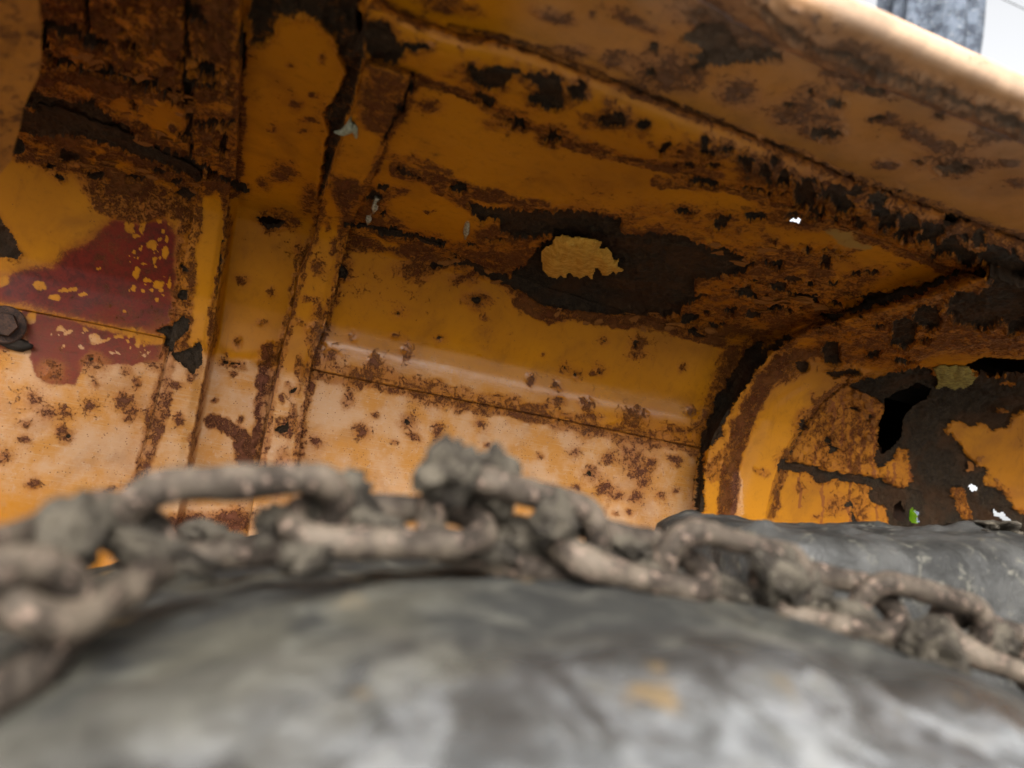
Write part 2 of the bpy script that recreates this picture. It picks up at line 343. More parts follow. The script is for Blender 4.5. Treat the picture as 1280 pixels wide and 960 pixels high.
Y('G', [(500, 25), (640, 68), (860, 152), (1090, 248), (1280, 318), (1280, 330), (1090, 268), (860, 175), (640, 92), (500, 50)], .45, 10)
for _ in range(90):
    x = -40+rs0.random()*325; y = -20+rs0.random()*225; B('D' if rs0.random() < .6 else 'R', x, y, 5+rs0.random()*14, 1.5+rs0.random()*4, .85 if _ % 3 else .3, 10+rs0.random()*25, .9)
for _ in range(70):
    x = 880+rs0.random()*200; y = 290+(x-880)*.08+rs0.random()*115; B('D' if rs0.random() < .5 else 'R', x, y, 4+rs0.random()*12, 1.2+rs0.random()*3, .8 if _ % 3 else .28, 5+rs0.random()*20, .85)
for _ in range(60):
    x = 1020+rs0.random()*270; y = 405-(x-1020)*.15+rs0.random()*55; B('D' if rs0.random() < .4 else 'R', x, y, 4+rs0.random()*14, 1.5+rs0.random()*5, .8 if _ % 3 else .28, -30+rs0.random()*40, .8)
# --- red primer
Y('P', [(112, 296), (150, 265), (200, 255), (228, 295), (222, 422), (100, 404), (30, 388), (-10, 380), (-10, 345), (60, 328)], .82, 24)
Y('P', [(28, 390), (212, 432), (206, 452), (165, 458), (110, 455), (95, 480), (65, 484), (42, 470), (36, 425)], .85, 6)
Y('P', [(-40, 388), (28, 396), (40, 420), (10, 440), (-40, 436)], .62, 10)
many('R', [(65, 466, 25, 17), (120, 458, 24, 17), (193, 458, 13, 10), (157, 465, 11, 10)], .55)
many('P', [(163, 283, 6, 9), (178, 278, 4, 14), (170, 293, 6, 3), (188, 305, 8, 8), (172, 344, 5, 9), (168, 360, 4, 5), (199, 356, 8, 8), (185, 352, 5, 3), (50, 358, 10, 6), (70, 371, 10, 5), (85, 362, 12, 3), (100, 369, 6, 3), (4, 352, 10, 8), (40, 398, 8, 7), (75, 412, 7, 4), (83, 418, 6, 4, -30), (118, 426, 9, 10), (130, 428, 12, 3, -35), (147, 420, 6, 3), (174, 426, 5, 6), (170, 268, 3), (158, 388, 3), (108, 412, 6, 2, 30), (122, 336, 5, 2), (206, 318, 5, 9), (212, 355, 2, 8), (100, 436, 4, 3), (140, 440, 4, 3)], .15, .95)
many('P', [(160+random.random()*55, 268+random.random()*110, 1+random.random()*2.5) for _ in range(40)], .1, .9)
many('P', [(60+random.random()*130, 408+random.random()*34, 1+random.random()*2.2) for _ in range(34)], .1, .9)
# --- left column
K('R', [(254, 230), (272, 228), (290, 236)], 13, .8); K('R', [(247, 240), (238, 300), (230, 340)], 7, .58); K('R', [(240, 330), (232, 400), (226, 430)], 9, .60)
Y('D', [(193, 408), (215, 405), (228, 394), (237, 400), (232, 416), (219, 426), (217, 442), (209, 432), (208, 418)], 1, 2)
Y('D', [(215, 442), (233, 435), (248, 429), (253, 450), (240, 466), (226, 456)], 1, 2)
many('D', [(232, 335, 8, 4, 30), (229, 371, 8, 6), (352, 537, 0.1, 0.1)], 1)
K('R', [(283, 240), (283, 290), (276, 340), (268, 380), (262, 430)], 5, .62); LN('D', [(279, 300), (270, 372)], 2.0, .7)
K('R', [(213, 450), (205, 500), (190, 560), (172, 610)], 9, .52); many('R', [(222, 525, 9, 12), (207, 500, 10, 8), (185, 575, 10, 14), (237, 470, 5, 9), (218, 480, 14, 6), (240, 548, 4, 5)], .62)
# column face
Y('D', [(310, -200), (456, -200), (458, 78), (446, 132), (427, 180), (413, 225), (402, 250), (394, 244), (401, 200), (408, 165), (404, 140), (432, 92), (424, 70), (414, 45), (398, 30), (372, 24), (350, 26), (343, 48), (330, 60), (312, 58)], .58, 6)  # bare scale, with the shadow gap along the flange painted in
many('D', [(325, 10, 12, 25), (305, 60, 6, 30)], .9); K('R', [(297, 70), (300, 150), (296, 225)], 7, .6)
many('R', [(355, 215, 26, 20), (385, 245, 16, 26), (376, 165, 10, 4), (372, 130, 12, 9), (385, 150, 14, 6), (392, 118, 10, 5), (340, 160, 10, 5), (364, 81, 6, 4), (330, 230, 14, 10), (362, 280, 20, 10), (400, 75, 7, 10)], .6)
Y('D', [(319, 272), (326, 267), (345, 270), (358, 277), (350, 285), (333, 284)], 1, 1.5); many('R', [(340, 276, 32, 17)], .56)
many('R', [(340, 366, 10, 9), (374, 320, 9, 30), (368, 375, 7, 32), (305, 350, 12, 10), (330, 405, 14, 6), (360, 410, 8, 18), (300, 460, 10, 5), (290, 470, 7, 4)], .56)
K('R', [(338, 440), (332, 490), (324, 560), (318, 600)], 12, .74); K('R', [(266, 527), (282, 532), (300, 546), (306, 575), (318, 595)], 11, .72); many('R', [(268, 498, 6, 5), (290, 591, 14, 5, -20), (262, 610, 12, 4), (238, 552, 6, 6), (300, 525, 6, 5), (286, 444, 4), (298, 430, 10, 10)], .66)
K('D', [(283, 455), (300, 458)], 2, .7); many('R', [(240, 655, 50, 20), (290, 650, 30, 20)], .74)
# right flange of the column
Y('R', [(463, 80), (520, 100), (508, 145), (488, 170), (452, 160), (448, 130)], .62, 8); Y('R', [(414, 218), (450, 222), (456, 245), (442, 285), (425, 270), (412, 250)], .72, 9)
LN('D', [(515, 98), (505, 130), (492, 150), (480, 175)], 3, .7); many('D', [(514, 109, 6, 7), (499, 133, 7, 9)], 1)
many('R', [(398, 336, 12, 14), (432, 338, 12, 18), (398, 392, 9, 22), (388, 420, 12, 20), (375, 405, 8, 8), (418, 310, 8, 16), (408, 280, 6, 12), (386, 375, 12, 6)], .56); B('D', 429, 341, 6, 9, 1)
many('R', [(354, 582, 15, 26), (345, 600, 14, 22), (366, 520, 7, 20), (352, 500, 5, 9), (360, 545, 8, 12), (372, 460, 8, 18), (358, 480, 5, 6)], .60); many('D', [(351, 537, 9, 6), (366, 488, 7, 3, -40), (357, 532, 4, 6)], .95)
# --- middle ceiling
Y('D', [(455, 48), (465, 25), (490, 30), (497, 50), (540, 55), (536, 63), (507, 60), (496, 80), (464, 77)], .95, 2)
many('R', [(480, 40, 25, 20), (535, 132, 22, 12), (640, 152, 26, 13), (690, 170, 26, 15), (615, 152, 16, 12)], .60)
for cx, cy in ((648, 152), (688, 172)):
    for a in (10, 70, 130, 190, 250, 310): K('D', [(cx, cy), (cx+13*math.cos(math.radians(a)), cy+9*math.sin(math.radians(a)))], 2.2, .95)
K('R', [(495, 212), (540, 222), (575, 236), (620, 246), (680, 258)], 9, .66); K('R', [(480, 195), (520, 200), (560, 215)], 6, .5); K('D', [(500, 212), (518, 218), (523, 222)], 4, 1); K('D', [(565, 232), (580, 233)], 4, .9); K('R', [(545, 235), (575, 250), (590, 260)], 7, .6)
many('R', [(500, 240, 14, 10), (470, 245, 22, 16), (455, 265, 20, 18), (535, 265, 8, 3), (545, 262, 6, 3), (488, 280, 26, 9), (610, 290, 30, 12), (650, 300, 20, 20)], .64)
many('D', [(480, 234, 7, 6), (466, 247, 12, 6), (477, 268, 5, 4), (455, 282, 9, 5)], .95)
Y('D', [(582, 254), (612, 258), (642, 262), (642, 282), (622, 276), (602, 277), (588, 266)], 1, 2)
K('R', [(440, 292), (500, 302), (560, 318), (640, 335), (660, 370)], 19, .68); K('D', [(434, 280), (465, 286), (500, 291), (530, 299), (552, 304)], 5, 1)
K('D', [(543, 332), (570, 328), (592, 333), (620, 346), (642, 352)], 5, 1); many('R', [(520, 336, 36, 17), (580, 350, 26, 10), (600, 310, 36, 12), (595, 375, 24, 13), (605, 395, 8, 6)], .64); many('D', [(595, 375, 6, 6), (570, 318, 12, 3, 15), (620, 300, 20, 3, 10), (590, 305, 8, 3)], .85)
many('R', [(470, 297, 25, 4, 15), (490, 303, 15, 4), (615, 337, 8, 5), (630, 344, 10, 5), (560, 325, 18, 3)], .22, .85)
Y('D', [(640, 262), (700, 265), (740, 262), (775, 272), (777, 293), (830, 291), (850, 295), (880, 305), (920, 315), (945, 330), (930, 341), (872, 350), (866, 368), (888, 370), (860, 381), (850, 393), (800, 394), (760, 390), (745, 388), (700, 386), (680, 381), (664, 371), (640, 362), (632, 350), (645, 335), (660, 325), (668, 318), (690, 295), (640, 300), (625, 285)], 1.0, 2.5)
Y('R', [(640, 255), (780, 262), (800, 250), (900, 262), (960, 300), (960, 420), (900, 420), (850, 408), (760, 400), (690, 395), (650, 375), (625, 340), (640, 300)], .60, 14, .8)
K('R', [(650, 378), (680, 395), (720, 388), (760, 400), (810, 400), (850, 412), (900, 425)], 10, .72)
many('R', [(900, 355, 30, 6, 10), (870, 290, 26, 6, 8), (900, 300, 22, 5, 15), (940, 295, 16, 10), (880, 360, 12, 8), (930, 385, 16, 5, 10), (790, 282, 16, 6), (900, 330, 1), (815, 272, 14, 5)], .28, .8)
many('D', [(930, 364, 18, 7, 12), (915, 388, 8, 9), (897, 406, 10, 5), (860, 400, 14, 5), (940, 392, 12, 5), (870, 415, 16, 4, 15), (955, 372, 12, 6), (905, 272, 12, 6), (855, 264, 14, 4), (900, 280, 9, 8), (945, 270, 16, 8)], .95)
K('R', [(820, 225), (880, 228), (940, 238), (985, 252)], 7, .58); many('D', [(882, 225, 24, 6, 8), (942, 236, 16, 5, 10), (845, 207, 8, 3)], .95)
# around the light hole and the far end of the ceiling
B('R', 998, 268, 55, 26, .66, 8); B('D', 1003, 268, 32, 12, .52, 5); B('L', 1060, 297, 38, 14, .8, 20); many('R', [(1066, 313, 14, 5), (1130, 330, 13, 5), (1080, 300, 6, 5)], .64)
Y('R', [(950, 315), (1000, 312), (1040, 325), (1045, 350), (1080, 345), (1110, 340), (1060, 372), (1000, 402), (950, 425), (900, 420)], .63, 12)
many('D', [(975, 330, 8, 5), (1012, 313, 4, 5), (1035, 328, 8, 10), (1043, 352, 9, 5), (1080, 342, 20, 4, -8), (972, 360, 12, 6, 20), (1000, 368, 20, 7, 15), (1018, 372, 8, 6), (968, 386, 12, 5), (1015, 357, 6, 4), (990, 350, 16, 3), (945, 350, 14, 4)], .95)
many('R', [(1000, 340, 16, 7), (1030, 365, 20, 5), (985, 380, 18, 6), (1010, 388, 20, 5), (950, 405, 18, 5)], .3, .85)
# --- middle wall
bloom([(455, 405, 0.1, 0.1), (400, 412, 14, 10), (410, 445, 20, 10), (440, 420, 10, 8), (465, 455, 14, 11), (485, 466, 12, 8), (510, 442, 8, 10), (508, 432, 5, 10), (520, 475, 10, 7), (548, 480, 9, 7), (495, 420, 9, 6), (664, 475, 9, 10), (698, 482, 8, 8), (735, 502, 12, 16), (798, 518, 24, 14), (790, 530, 18, 10), (845, 538, 26, 9), (862, 515, 7, 8), (738, 466, 6, 5), (680, 445, 5, 4), (852, 461, 8, 6), (797, 443, 16, 8), (800, 430, 9, 9), (700, 500, 12, 8), (640, 500, 16, 8), (560, 408, 0.1), (580, 488, 14, 6), (610, 497, 20, 6), (680, 508, 16, 5), (740, 520, 24, 6)])
many('D', [(795, 428, 5, 6), (548, 424, 2.2), (500, 392, 1.8), (757, 427, 1.8), (707, 460, 2), (721, 467, 2), (749, 463, 2)], 1)
K('R', [(385, 463), (460, 477), (560, 498), (680, 522), (780, 543), (868, 558)], 11, .56); K('R', [(400, 458), (470, 472), (560, 490), (640, 506)], 8, .48)
many('D', [(528, 493, 12, 8), (555, 499, 14, 6), (455, 474, 8, 5), (601, 508, 20, 5, 10), (732, 540, 12, 9), (790, 550, 12, 6), (700, 527, 20, 4, 12), (770, 545, 10, 5), (820, 555, 10, 4)], .56, .8)
bloom([(400, 468, 22, 10), (437, 496, 11, 13), (433, 504, 8, 6), (471, 521, 6, 5), (452, 538, 14, 12), (395, 550, 12, 10), (510, 528, 10, 8), (517, 546, 11, 8), (547, 536, 7, 12), (574, 514, 8, 6), (600, 530, 12, 8), (718, 566, 9, 10), (740, 590, 11, 11), (742, 597, 6, 6), (757, 612, 14, 13), (772, 620, 9, 8), (800, 590, 18, 16), (815, 580, 8, 8), (790, 575, 12, 8), (717, 626, 10, 12), (732, 634, 10, 9), (794, 622, 11, 9), (826, 619, 8, 8), (845, 610, 7, 6), (772, 641, 7, 5), (788, 640, 6, 5), (760, 575, 10, 8), (805, 605, 8, 8), (842, 575, 10, 8), (724, 610, 6, 6), (783, 565, 14, 8), (677, 572, 6, 5), (610, 555, 6, 5), (490, 555, 6, 5)])
B('D', 510, 527, 6, 5, .62); B('D', 738, 594, 4, 4, .8)
for x, y, l, w_ in ((740, 600, 50, 4), (716, 630, 35, 3), (452, 540, 40, 4), (518, 550, 35, 4), (82, 520, 60, 5), (64, 470, 40, 8), (155, 505, 60, 5), (200, 465, 50, 4), (600, 512, 40, 3), (672, 520, 45, 3), (800, 595, 45, 5)): K('T', [(x, y), (x-2, y+l*.5), (x-5, y+l)], w_, .30)
K('T', [(760, 615), (757, 640), (755, 670)], 5, .5); K('T', [(773, 505), (772, 530)], 2.5, .4)
Y('R', [(905, 430), (945, 428), (925, 460), (895, 500), (878, 545), (868, 545), (880, 500), (896, 465)], .68, 12); Y('D', [(938, 430), (960, 425), (930, 470), (905, 510), (885, 560), (876, 556), (890, 505), (915, 465)], .85, 7)  # deep shade in the crevice beside the right rib, painted dark
# left lower wall
bloom([(40, 498, 15, 13), (60, 516, 16, 12), (82, 515, 8, 7), (110, 505, 11, 9), (152, 499, 14, 11), (166, 512, 12, 9), (162, 522, 10, 6), (75, 539, 9, 8), (85, 548, 9, 5, -40), (30, 550, 9, 9), (32, 530, 10, 6), (4, 572, 13, 11), (41, 604, 11, 11), (137, 616, 16, 7), (120, 480, 8, 7), (170, 480, 8, 6)])
B('D', 86, 547, 5, 3, .65, -40); B('D', 115, 452, 4, 2, .9, -35)
# rib outlines: rusted folds and thin dark edge lines
K('R', [(402, 254), (391, 302), (374, 342), (366, 382), (348, 452), (343, 474), (318, 600)], 7, .52); LN('D', [(400, 258), (388, 306), (371, 345), (364, 384), (346, 454), (341, 476), (316, 602)], 1.7, .60, .8)
K('R', [(524, 98), (502, 140), (482, 180), (466, 220), (448, 260), (438, 285), (427, 330), (418, 370), (402, 420), (389, 460), (370, 592)], 7, .52); LN('D', [(448, 262), (438, 287), (427, 332), (418, 372), (402, 422), (389, 462), (370, 594)], 1.7, .62, .85)
K('R', [(252, 226), (237, 300), (224, 360), (214, 424), (167, 612)], 7, .50); LN('D', [(214, 426), (205, 465), (190, 520), (167, 614)], 1.6, .62, .85)
K('R', [(282, 290), (268, 420), (262, 440), (231, 607)], 4, .5)
# --- lip bead
Y('D', [(583, 77), (600, 85), (615, 82), (642, 85), (636, 101), (625, 116), (600, 111), (588, 98)], 1, 2); Y('D', [(658, 94), (672, 92), (678, 102), (690, 92), (698, 97), (702, 135), (690, 140), (660, 128), (658, 120), (675, 115)], 1, 2)
K('D', [(640, 86), (655, 98), (662, 100)], 3, .9); K('D', [(597, 121), (615, 129)], 5, .95)
many('D', [(720, 118, 18, 8, 22), (728, 108, 5, 8), (765, 150, 20, 8), (770, 145, 14, 8), (803, 157, 10, 8), (830, 186, 12, 5, -30), (850, 190, 4, 3), (882, 178, 6, 13), (886, 190, 13, 6), (908, 186, 9, 5), (861, 207, 13, 4), (890, 208, 14, 5, 10), (930, 200, 11, 7), (955, 215, 8, 8), (968, 200, 6, 8), (980, 222, 8, 14), (1005, 242, 16, 14), (1012, 228, 8, 8), (1045, 240, 16, 14), (1052, 255, 14, 8), (1070, 240, 12, 10), (1097, 250, 14, 9), (1098, 266, 12, 8), (1112, 276, 10, 8), (1138, 280, 15, 17), (1128, 290, 12, 8), (1168, 288, 18, 12), (1188, 275, 9, 10), (1190, 310, 22, 9), (1162, 298, 12, 5), (1222, 296, 10, 12), (1245, 320, 22, 14), (1270, 330, 20, 14), (1210, 318, 20, 8), (1260, 345, 26, 10)], .93)
many('R', [(960, 218, 36, 16, 20), (1030, 248, 60, 22, 22), (1100, 268, 60, 22, 22), (1170, 295, 50, 24, 22), (1240, 320, 60, 30, 22), (760, 150, 30, 14), (880, 190, 40, 18), (595, 95, 30, 22), (685, 115, 30, 22), (720, 115, 24, 12), (530, 60, 24, 10), (560, 90, 20, 8)], .50)
K('R', [(520, 96), (600, 128), (690, 168), (760, 192), (830, 207), (930, 240), (1010, 266), (1100, 302), (1200, 342)], 7, .62)
K('R', [(470, 5), (560, 40), (640, 55), (740, 93), (860, 140), (1000, 196), (1090, 233), (1280, 300)], 9, .55)
rs = np.random.default_rng(77)
for _ in range(170):
    x = 930+rs.random()*380; t = rs.random(); x_ = np.interp(x, [900, 1300], [0, 1])
    yo = np.interp(x, [860, 1000, 1090, 1280], [140, 197, 235, 302]); yi = np.interp(x, [830, 1000, 1100, 1206, 1340], [206, 262, 300, 342, 396]); yy = yo+(yi-yo)*(.25+.7*t)
    B('D', x, yy, 2.5+rs.random()*6, 2+rs.random()*4.5, .9, rs.random()*90, .55+.4*x_)
for _ in range(60):
    x = 560+rs.random()*400; yo = np.interp(x, [560, 640, 740, 860, 1000], [38, 56, 94, 140, 197]); B('R', x, yo+15+rs.random()*55, 4+rs.random()*9, 3+rs.random()*5, .5, rs.random()*90, .8)
# outer skirt
LN('D', [(560, 34), (620, 46), (690, 70), (740, 91), (800, 115), (860, 136), (900, 152), (960, 178), (1090, 231), (1160, 260), (1280, 298)], 2.6, .66)
Y('D', [(848, 54), (868, 38), (880, 30), (910, 28), (926, 55), (976, 64), (976, 80), (922, 80), (892, 82), (870, 92), (860, 88), (874, 76), (858, 72), (880, 62)], .98, 3)
many('D', [(820, 62, 8, 8), (812, 92, 8, 7), (863, 109, 6, 4), (1033, 166, 24, 9), (1045, 128, 16, 7, 15), (985, 127, 9, 6), (1015, 113, 5, 6), (1095, 148, 14, 5, -10), (1175, 145, 6, 5), (1090, 108, 26, 6, 15), (1148, 200, 8, 6), (1122, 235, 6, 4), (1192, 208, 30, 12)], .8)
many('R', [(720, 65, 26, 14), (700, 62, 20, 8), (738, 18, 8, 6), (830, 90, 60, 34), (922, 115, 36, 26), (1015, 125, 40, 28), (1030, 150, 34, 24), (1110, 148, 20, 9), (1080, 110, 40, 10, 12), (1200, 200, 50, 22), (1236, 168, 36, 14), (1262, 200, 26, 8), (1110, 205, 22, 10), (1180, 180, 20, 8), (800, 30, 50, 12, 20), (560, 8, 60, 14, 15), (880, 20, 60, 30, 15), (1270, 225, 20, 9), (950, 55, 60, 26, 15), (1060, 95, 50, 18, 20), (1000, 150, 60, 24, 15), (690, 20, 40, 14, 15), (1150, 170, 40, 16, 18), (770, 75, 30, 16)], .66)
many('R', [(930+22*q, -30+13*q+8*math.sin(q*2.3), 16, 9, 20) for q in range(18)], .62); many('R', [(1032, 26, 10, 8), (1105, 46, 12, 7), (1170, 70, 10, 8), (1236, 106, 12, 9)], .1)
Y('R', [(940, 10), (1010, 72), (1130, 118), (1280, 176), (1500, 262), (1500, 200), (1280, 140), (1110, 70), (1000, 30)], .50, 10)
Y('D', [(900, -30), (1000, 58), (1130, 108), (1280, 168), (1500, 255), (1500, 205), (1280, 142), (1130, 84), (1010, 42), (950, -5)], .62, 12)
# --- right rib and right bay
Y('D', [(862, 720), (866, 640), (874, 560), (893, 515), (915, 480), (934, 452), (960, 432), (985, 416), (992, 424), (960, 445), (940, 470), (918, 505), (903, 540), (888, 556), (880, 590), (876, 720)], .9, 3)
K('R', [(908, 640), (912, 600), (920, 555), (938, 510), (962, 468), (990, 445), (1030, 425)], 14, .72); K('R', [(890, 590), (905, 570)], 12, .55)
many('R', [(955, 590, 12, 8), (948, 587, 9, 5), (985, 470, 30, 10, -40), (1005, 520, 12, 14), (1020, 500, 8, 8)], .55)
LN('D', [(962, 660), (973, 610), (985, 570), (1003, 535), (1030, 500), (1060, 476)], 2.2, .7); K('R', [(965, 640), (985, 570), (1003, 535), (1030, 500), (1060, 476)], 7, .56); many('D', [(1003, 534, 6, 14, 30)], .75)
Y('D', [(1018, 396), (1060, 384), (1080, 377), (1060, 371), (1100, 365), (1150, 354), (1200, 335), (1206, 342), (1160, 361), (1120, 378), (1075, 389), (1040, 402)], .9, 3)
Y('R', [(960, 440), (1010, 405), (1060, 400), (1200, 345), (1500, 350), (1500, 460), (1280, 445), (1180, 440), (1110, 458), (1060, 455), (1000, 440)], .63, 14)
many('R', [(1080, 400, 30, 12, -15), (1130, 385, 24, 6, -10), (1010, 425, 24, 10, -25), (1080, 440, 30, 8), (1230, 410, 40, 5, -8), (1160, 425, 30, 5, -8), (1060, 425, 10, 14)], .30, .8)
many('D', [(1040, 440, 15, 16), (1002, 460, 9, 7), (1130, 415, 17, 24), (1092, 443, 10, 6), (1205, 382, 26, 26), (1225, 395, 26, 16), (1250, 375, 30, 26), (1160, 395, 20, 18), (1128, 450, 16, 6), (1055, 467, 24, 5, 5), (1150, 365, 16, 5, -15), (1270, 390, 20, 30)], .93)
# right bay upper wall
Y('R', [(1030, 505), (1060, 480), (1110, 480), (1102, 570), (1096, 596), (985, 576), (1010, 540)], .44, 8)
for _ in range(46):
    x = 1010+random.random()*90; y = 490+random.random()*95; B('R', x, y, 2+random.random()*3, 6+random.random()*10, .5+random.random()*.2, 20*random.random(), .9)
for x, y0, l in ((1040, 500, 70), (1052, 495, 60), (1075, 520, 75), (1090, 500, 95), (1062, 540, 50), (1020, 560, 22), (1027, 592, 70), (1096, 610, 60), (1110, 590, 40), (1138, 560, 45), (1000, 585, 50), (1060, 600, 60), (1118, 580, 30)):
    K('T', [(x, y0), (x+1, y0+l*.5), (x-1, y0+l)], 2.6, .75)
many('D', [(1038, 555, 4, 13), (1044, 563, 6, 4), (1070, 510, 6, 3), (1088, 520, 3, 6), (1068, 648, 5, 10), (1063, 632, 6, 5)], .95)
K('D', [(978, 580), (1020, 590), (1060, 597), (1100, 603), (1115, 612)], 7, .78); many('D', [(1030, 598, 14, 7), (1100, 620, 18, 14), (1122, 640, 12, 20)], .9)
many('R', [(1045, 630, 22, 16), (1075, 640, 18, 22), (1000, 610, 12, 8), (1090, 615, 22, 14), (1020, 645, 10, 6)], .52)
Y('D', [(1060, 482), (1100, 468), (1150, 455), (1172, 470), (1300, 465), (1500, 440), (1500, 500), (1300, 508), (1264, 519), (1262, 531), (1242, 536), (1222, 527), (1214, 534), (1190, 527), (1181, 540), (1200, 552), (1214, 575), (1231, 585), (1228, 602), (1250, 612), (1270, 637), (1300, 648), (1500, 690), (1500, 800), (1090, 800), (1110, 650), (1106, 612), (1130, 606), (1141, 600), (1136, 560), (1126, 562), (1118, 575), (1098, 585), (1094, 575), (1098, 545), (1104, 505), (1085, 492)], 1.0, 3)
Y('D', [(1122, 560), (1136, 560), (1138, 590), (1130, 606), (1118, 600)], .2, 4); Y('R', [(1122, 560), (1136, 560), (1138, 590), (1130, 606), (1108, 604)], .42, 4)
Y('D', [(1186, 612), (1200, 608), (1208, 620), (1216, 648), (1204, 655), (1196, 634)], .1, 3); B('R', 1196, 615, 16, 9, .6); B('D', 1260, 478, 20, 3, .3, 5)
many('D', [(1240, 500, 0.1), (1252, 514, 9, 4)], .2); many('R', [(1240, 615, 26, 12), (1230, 640, 14, 14), (1262, 640, 30, 8), (1205, 590, 12, 10)], .62)
Y('L', [(1168, 480), (1170, 462), (1210, 455), (1224, 470), (1212, 484), (1190, 488)], .6, 6)
# --- holes: (polygon) faces are removed here
HOLES = dict(
    big=[(1108, 500), (1138, 484), (1150, 481), (1167, 489), (1161, 500), (1141, 510), (1133, 526), (1131, 545), (1119, 560), (1106, 569), (1099, 560), (1100, 530)],
    far=[(1206, 456), (1230, 446), (1330, 452), (1330, 470), (1228, 468)],
    light=[(982, 272.5), (992, 271), (1003, 271.5), (1002, 273.8), (993, 275), (985, 274.5)],
    green=[(1139, 637), (1144, 635), (1150, 640), (1149, 648), (1151, 653), (1142, 655), (1138, 647)],
    pale=[(1213, 606), (1218, 605), (1224, 609), (1223, 613), (1217, 614)],
    crack=[(1240, 638), (1245, 636), (1250, 641), (1256, 640), (1262, 648), (1267, 652), (1262, 655), (1252, 647), (1246, 645)],
    tear=[(322, 273), (338, 270), (352, 277), (346, 281), (332, 280)],
    slot=[(446, -60), (454, -60), (454, 74), (446, 74)],
    vent=[(1118, 632), (1128, 625), (1134, 645), (1130, 652), (1118, 648)])

# ------------------------------------------------------------------ mudguard
GUARD_LOC = np.array([0.25, 1.0, CZ+.28])
guard = empty('mudguard', GUARD_LOC)
tag(guard, 'rusted yellow steel mudguard over the muddy tyre, seen from below', 'mudguard')

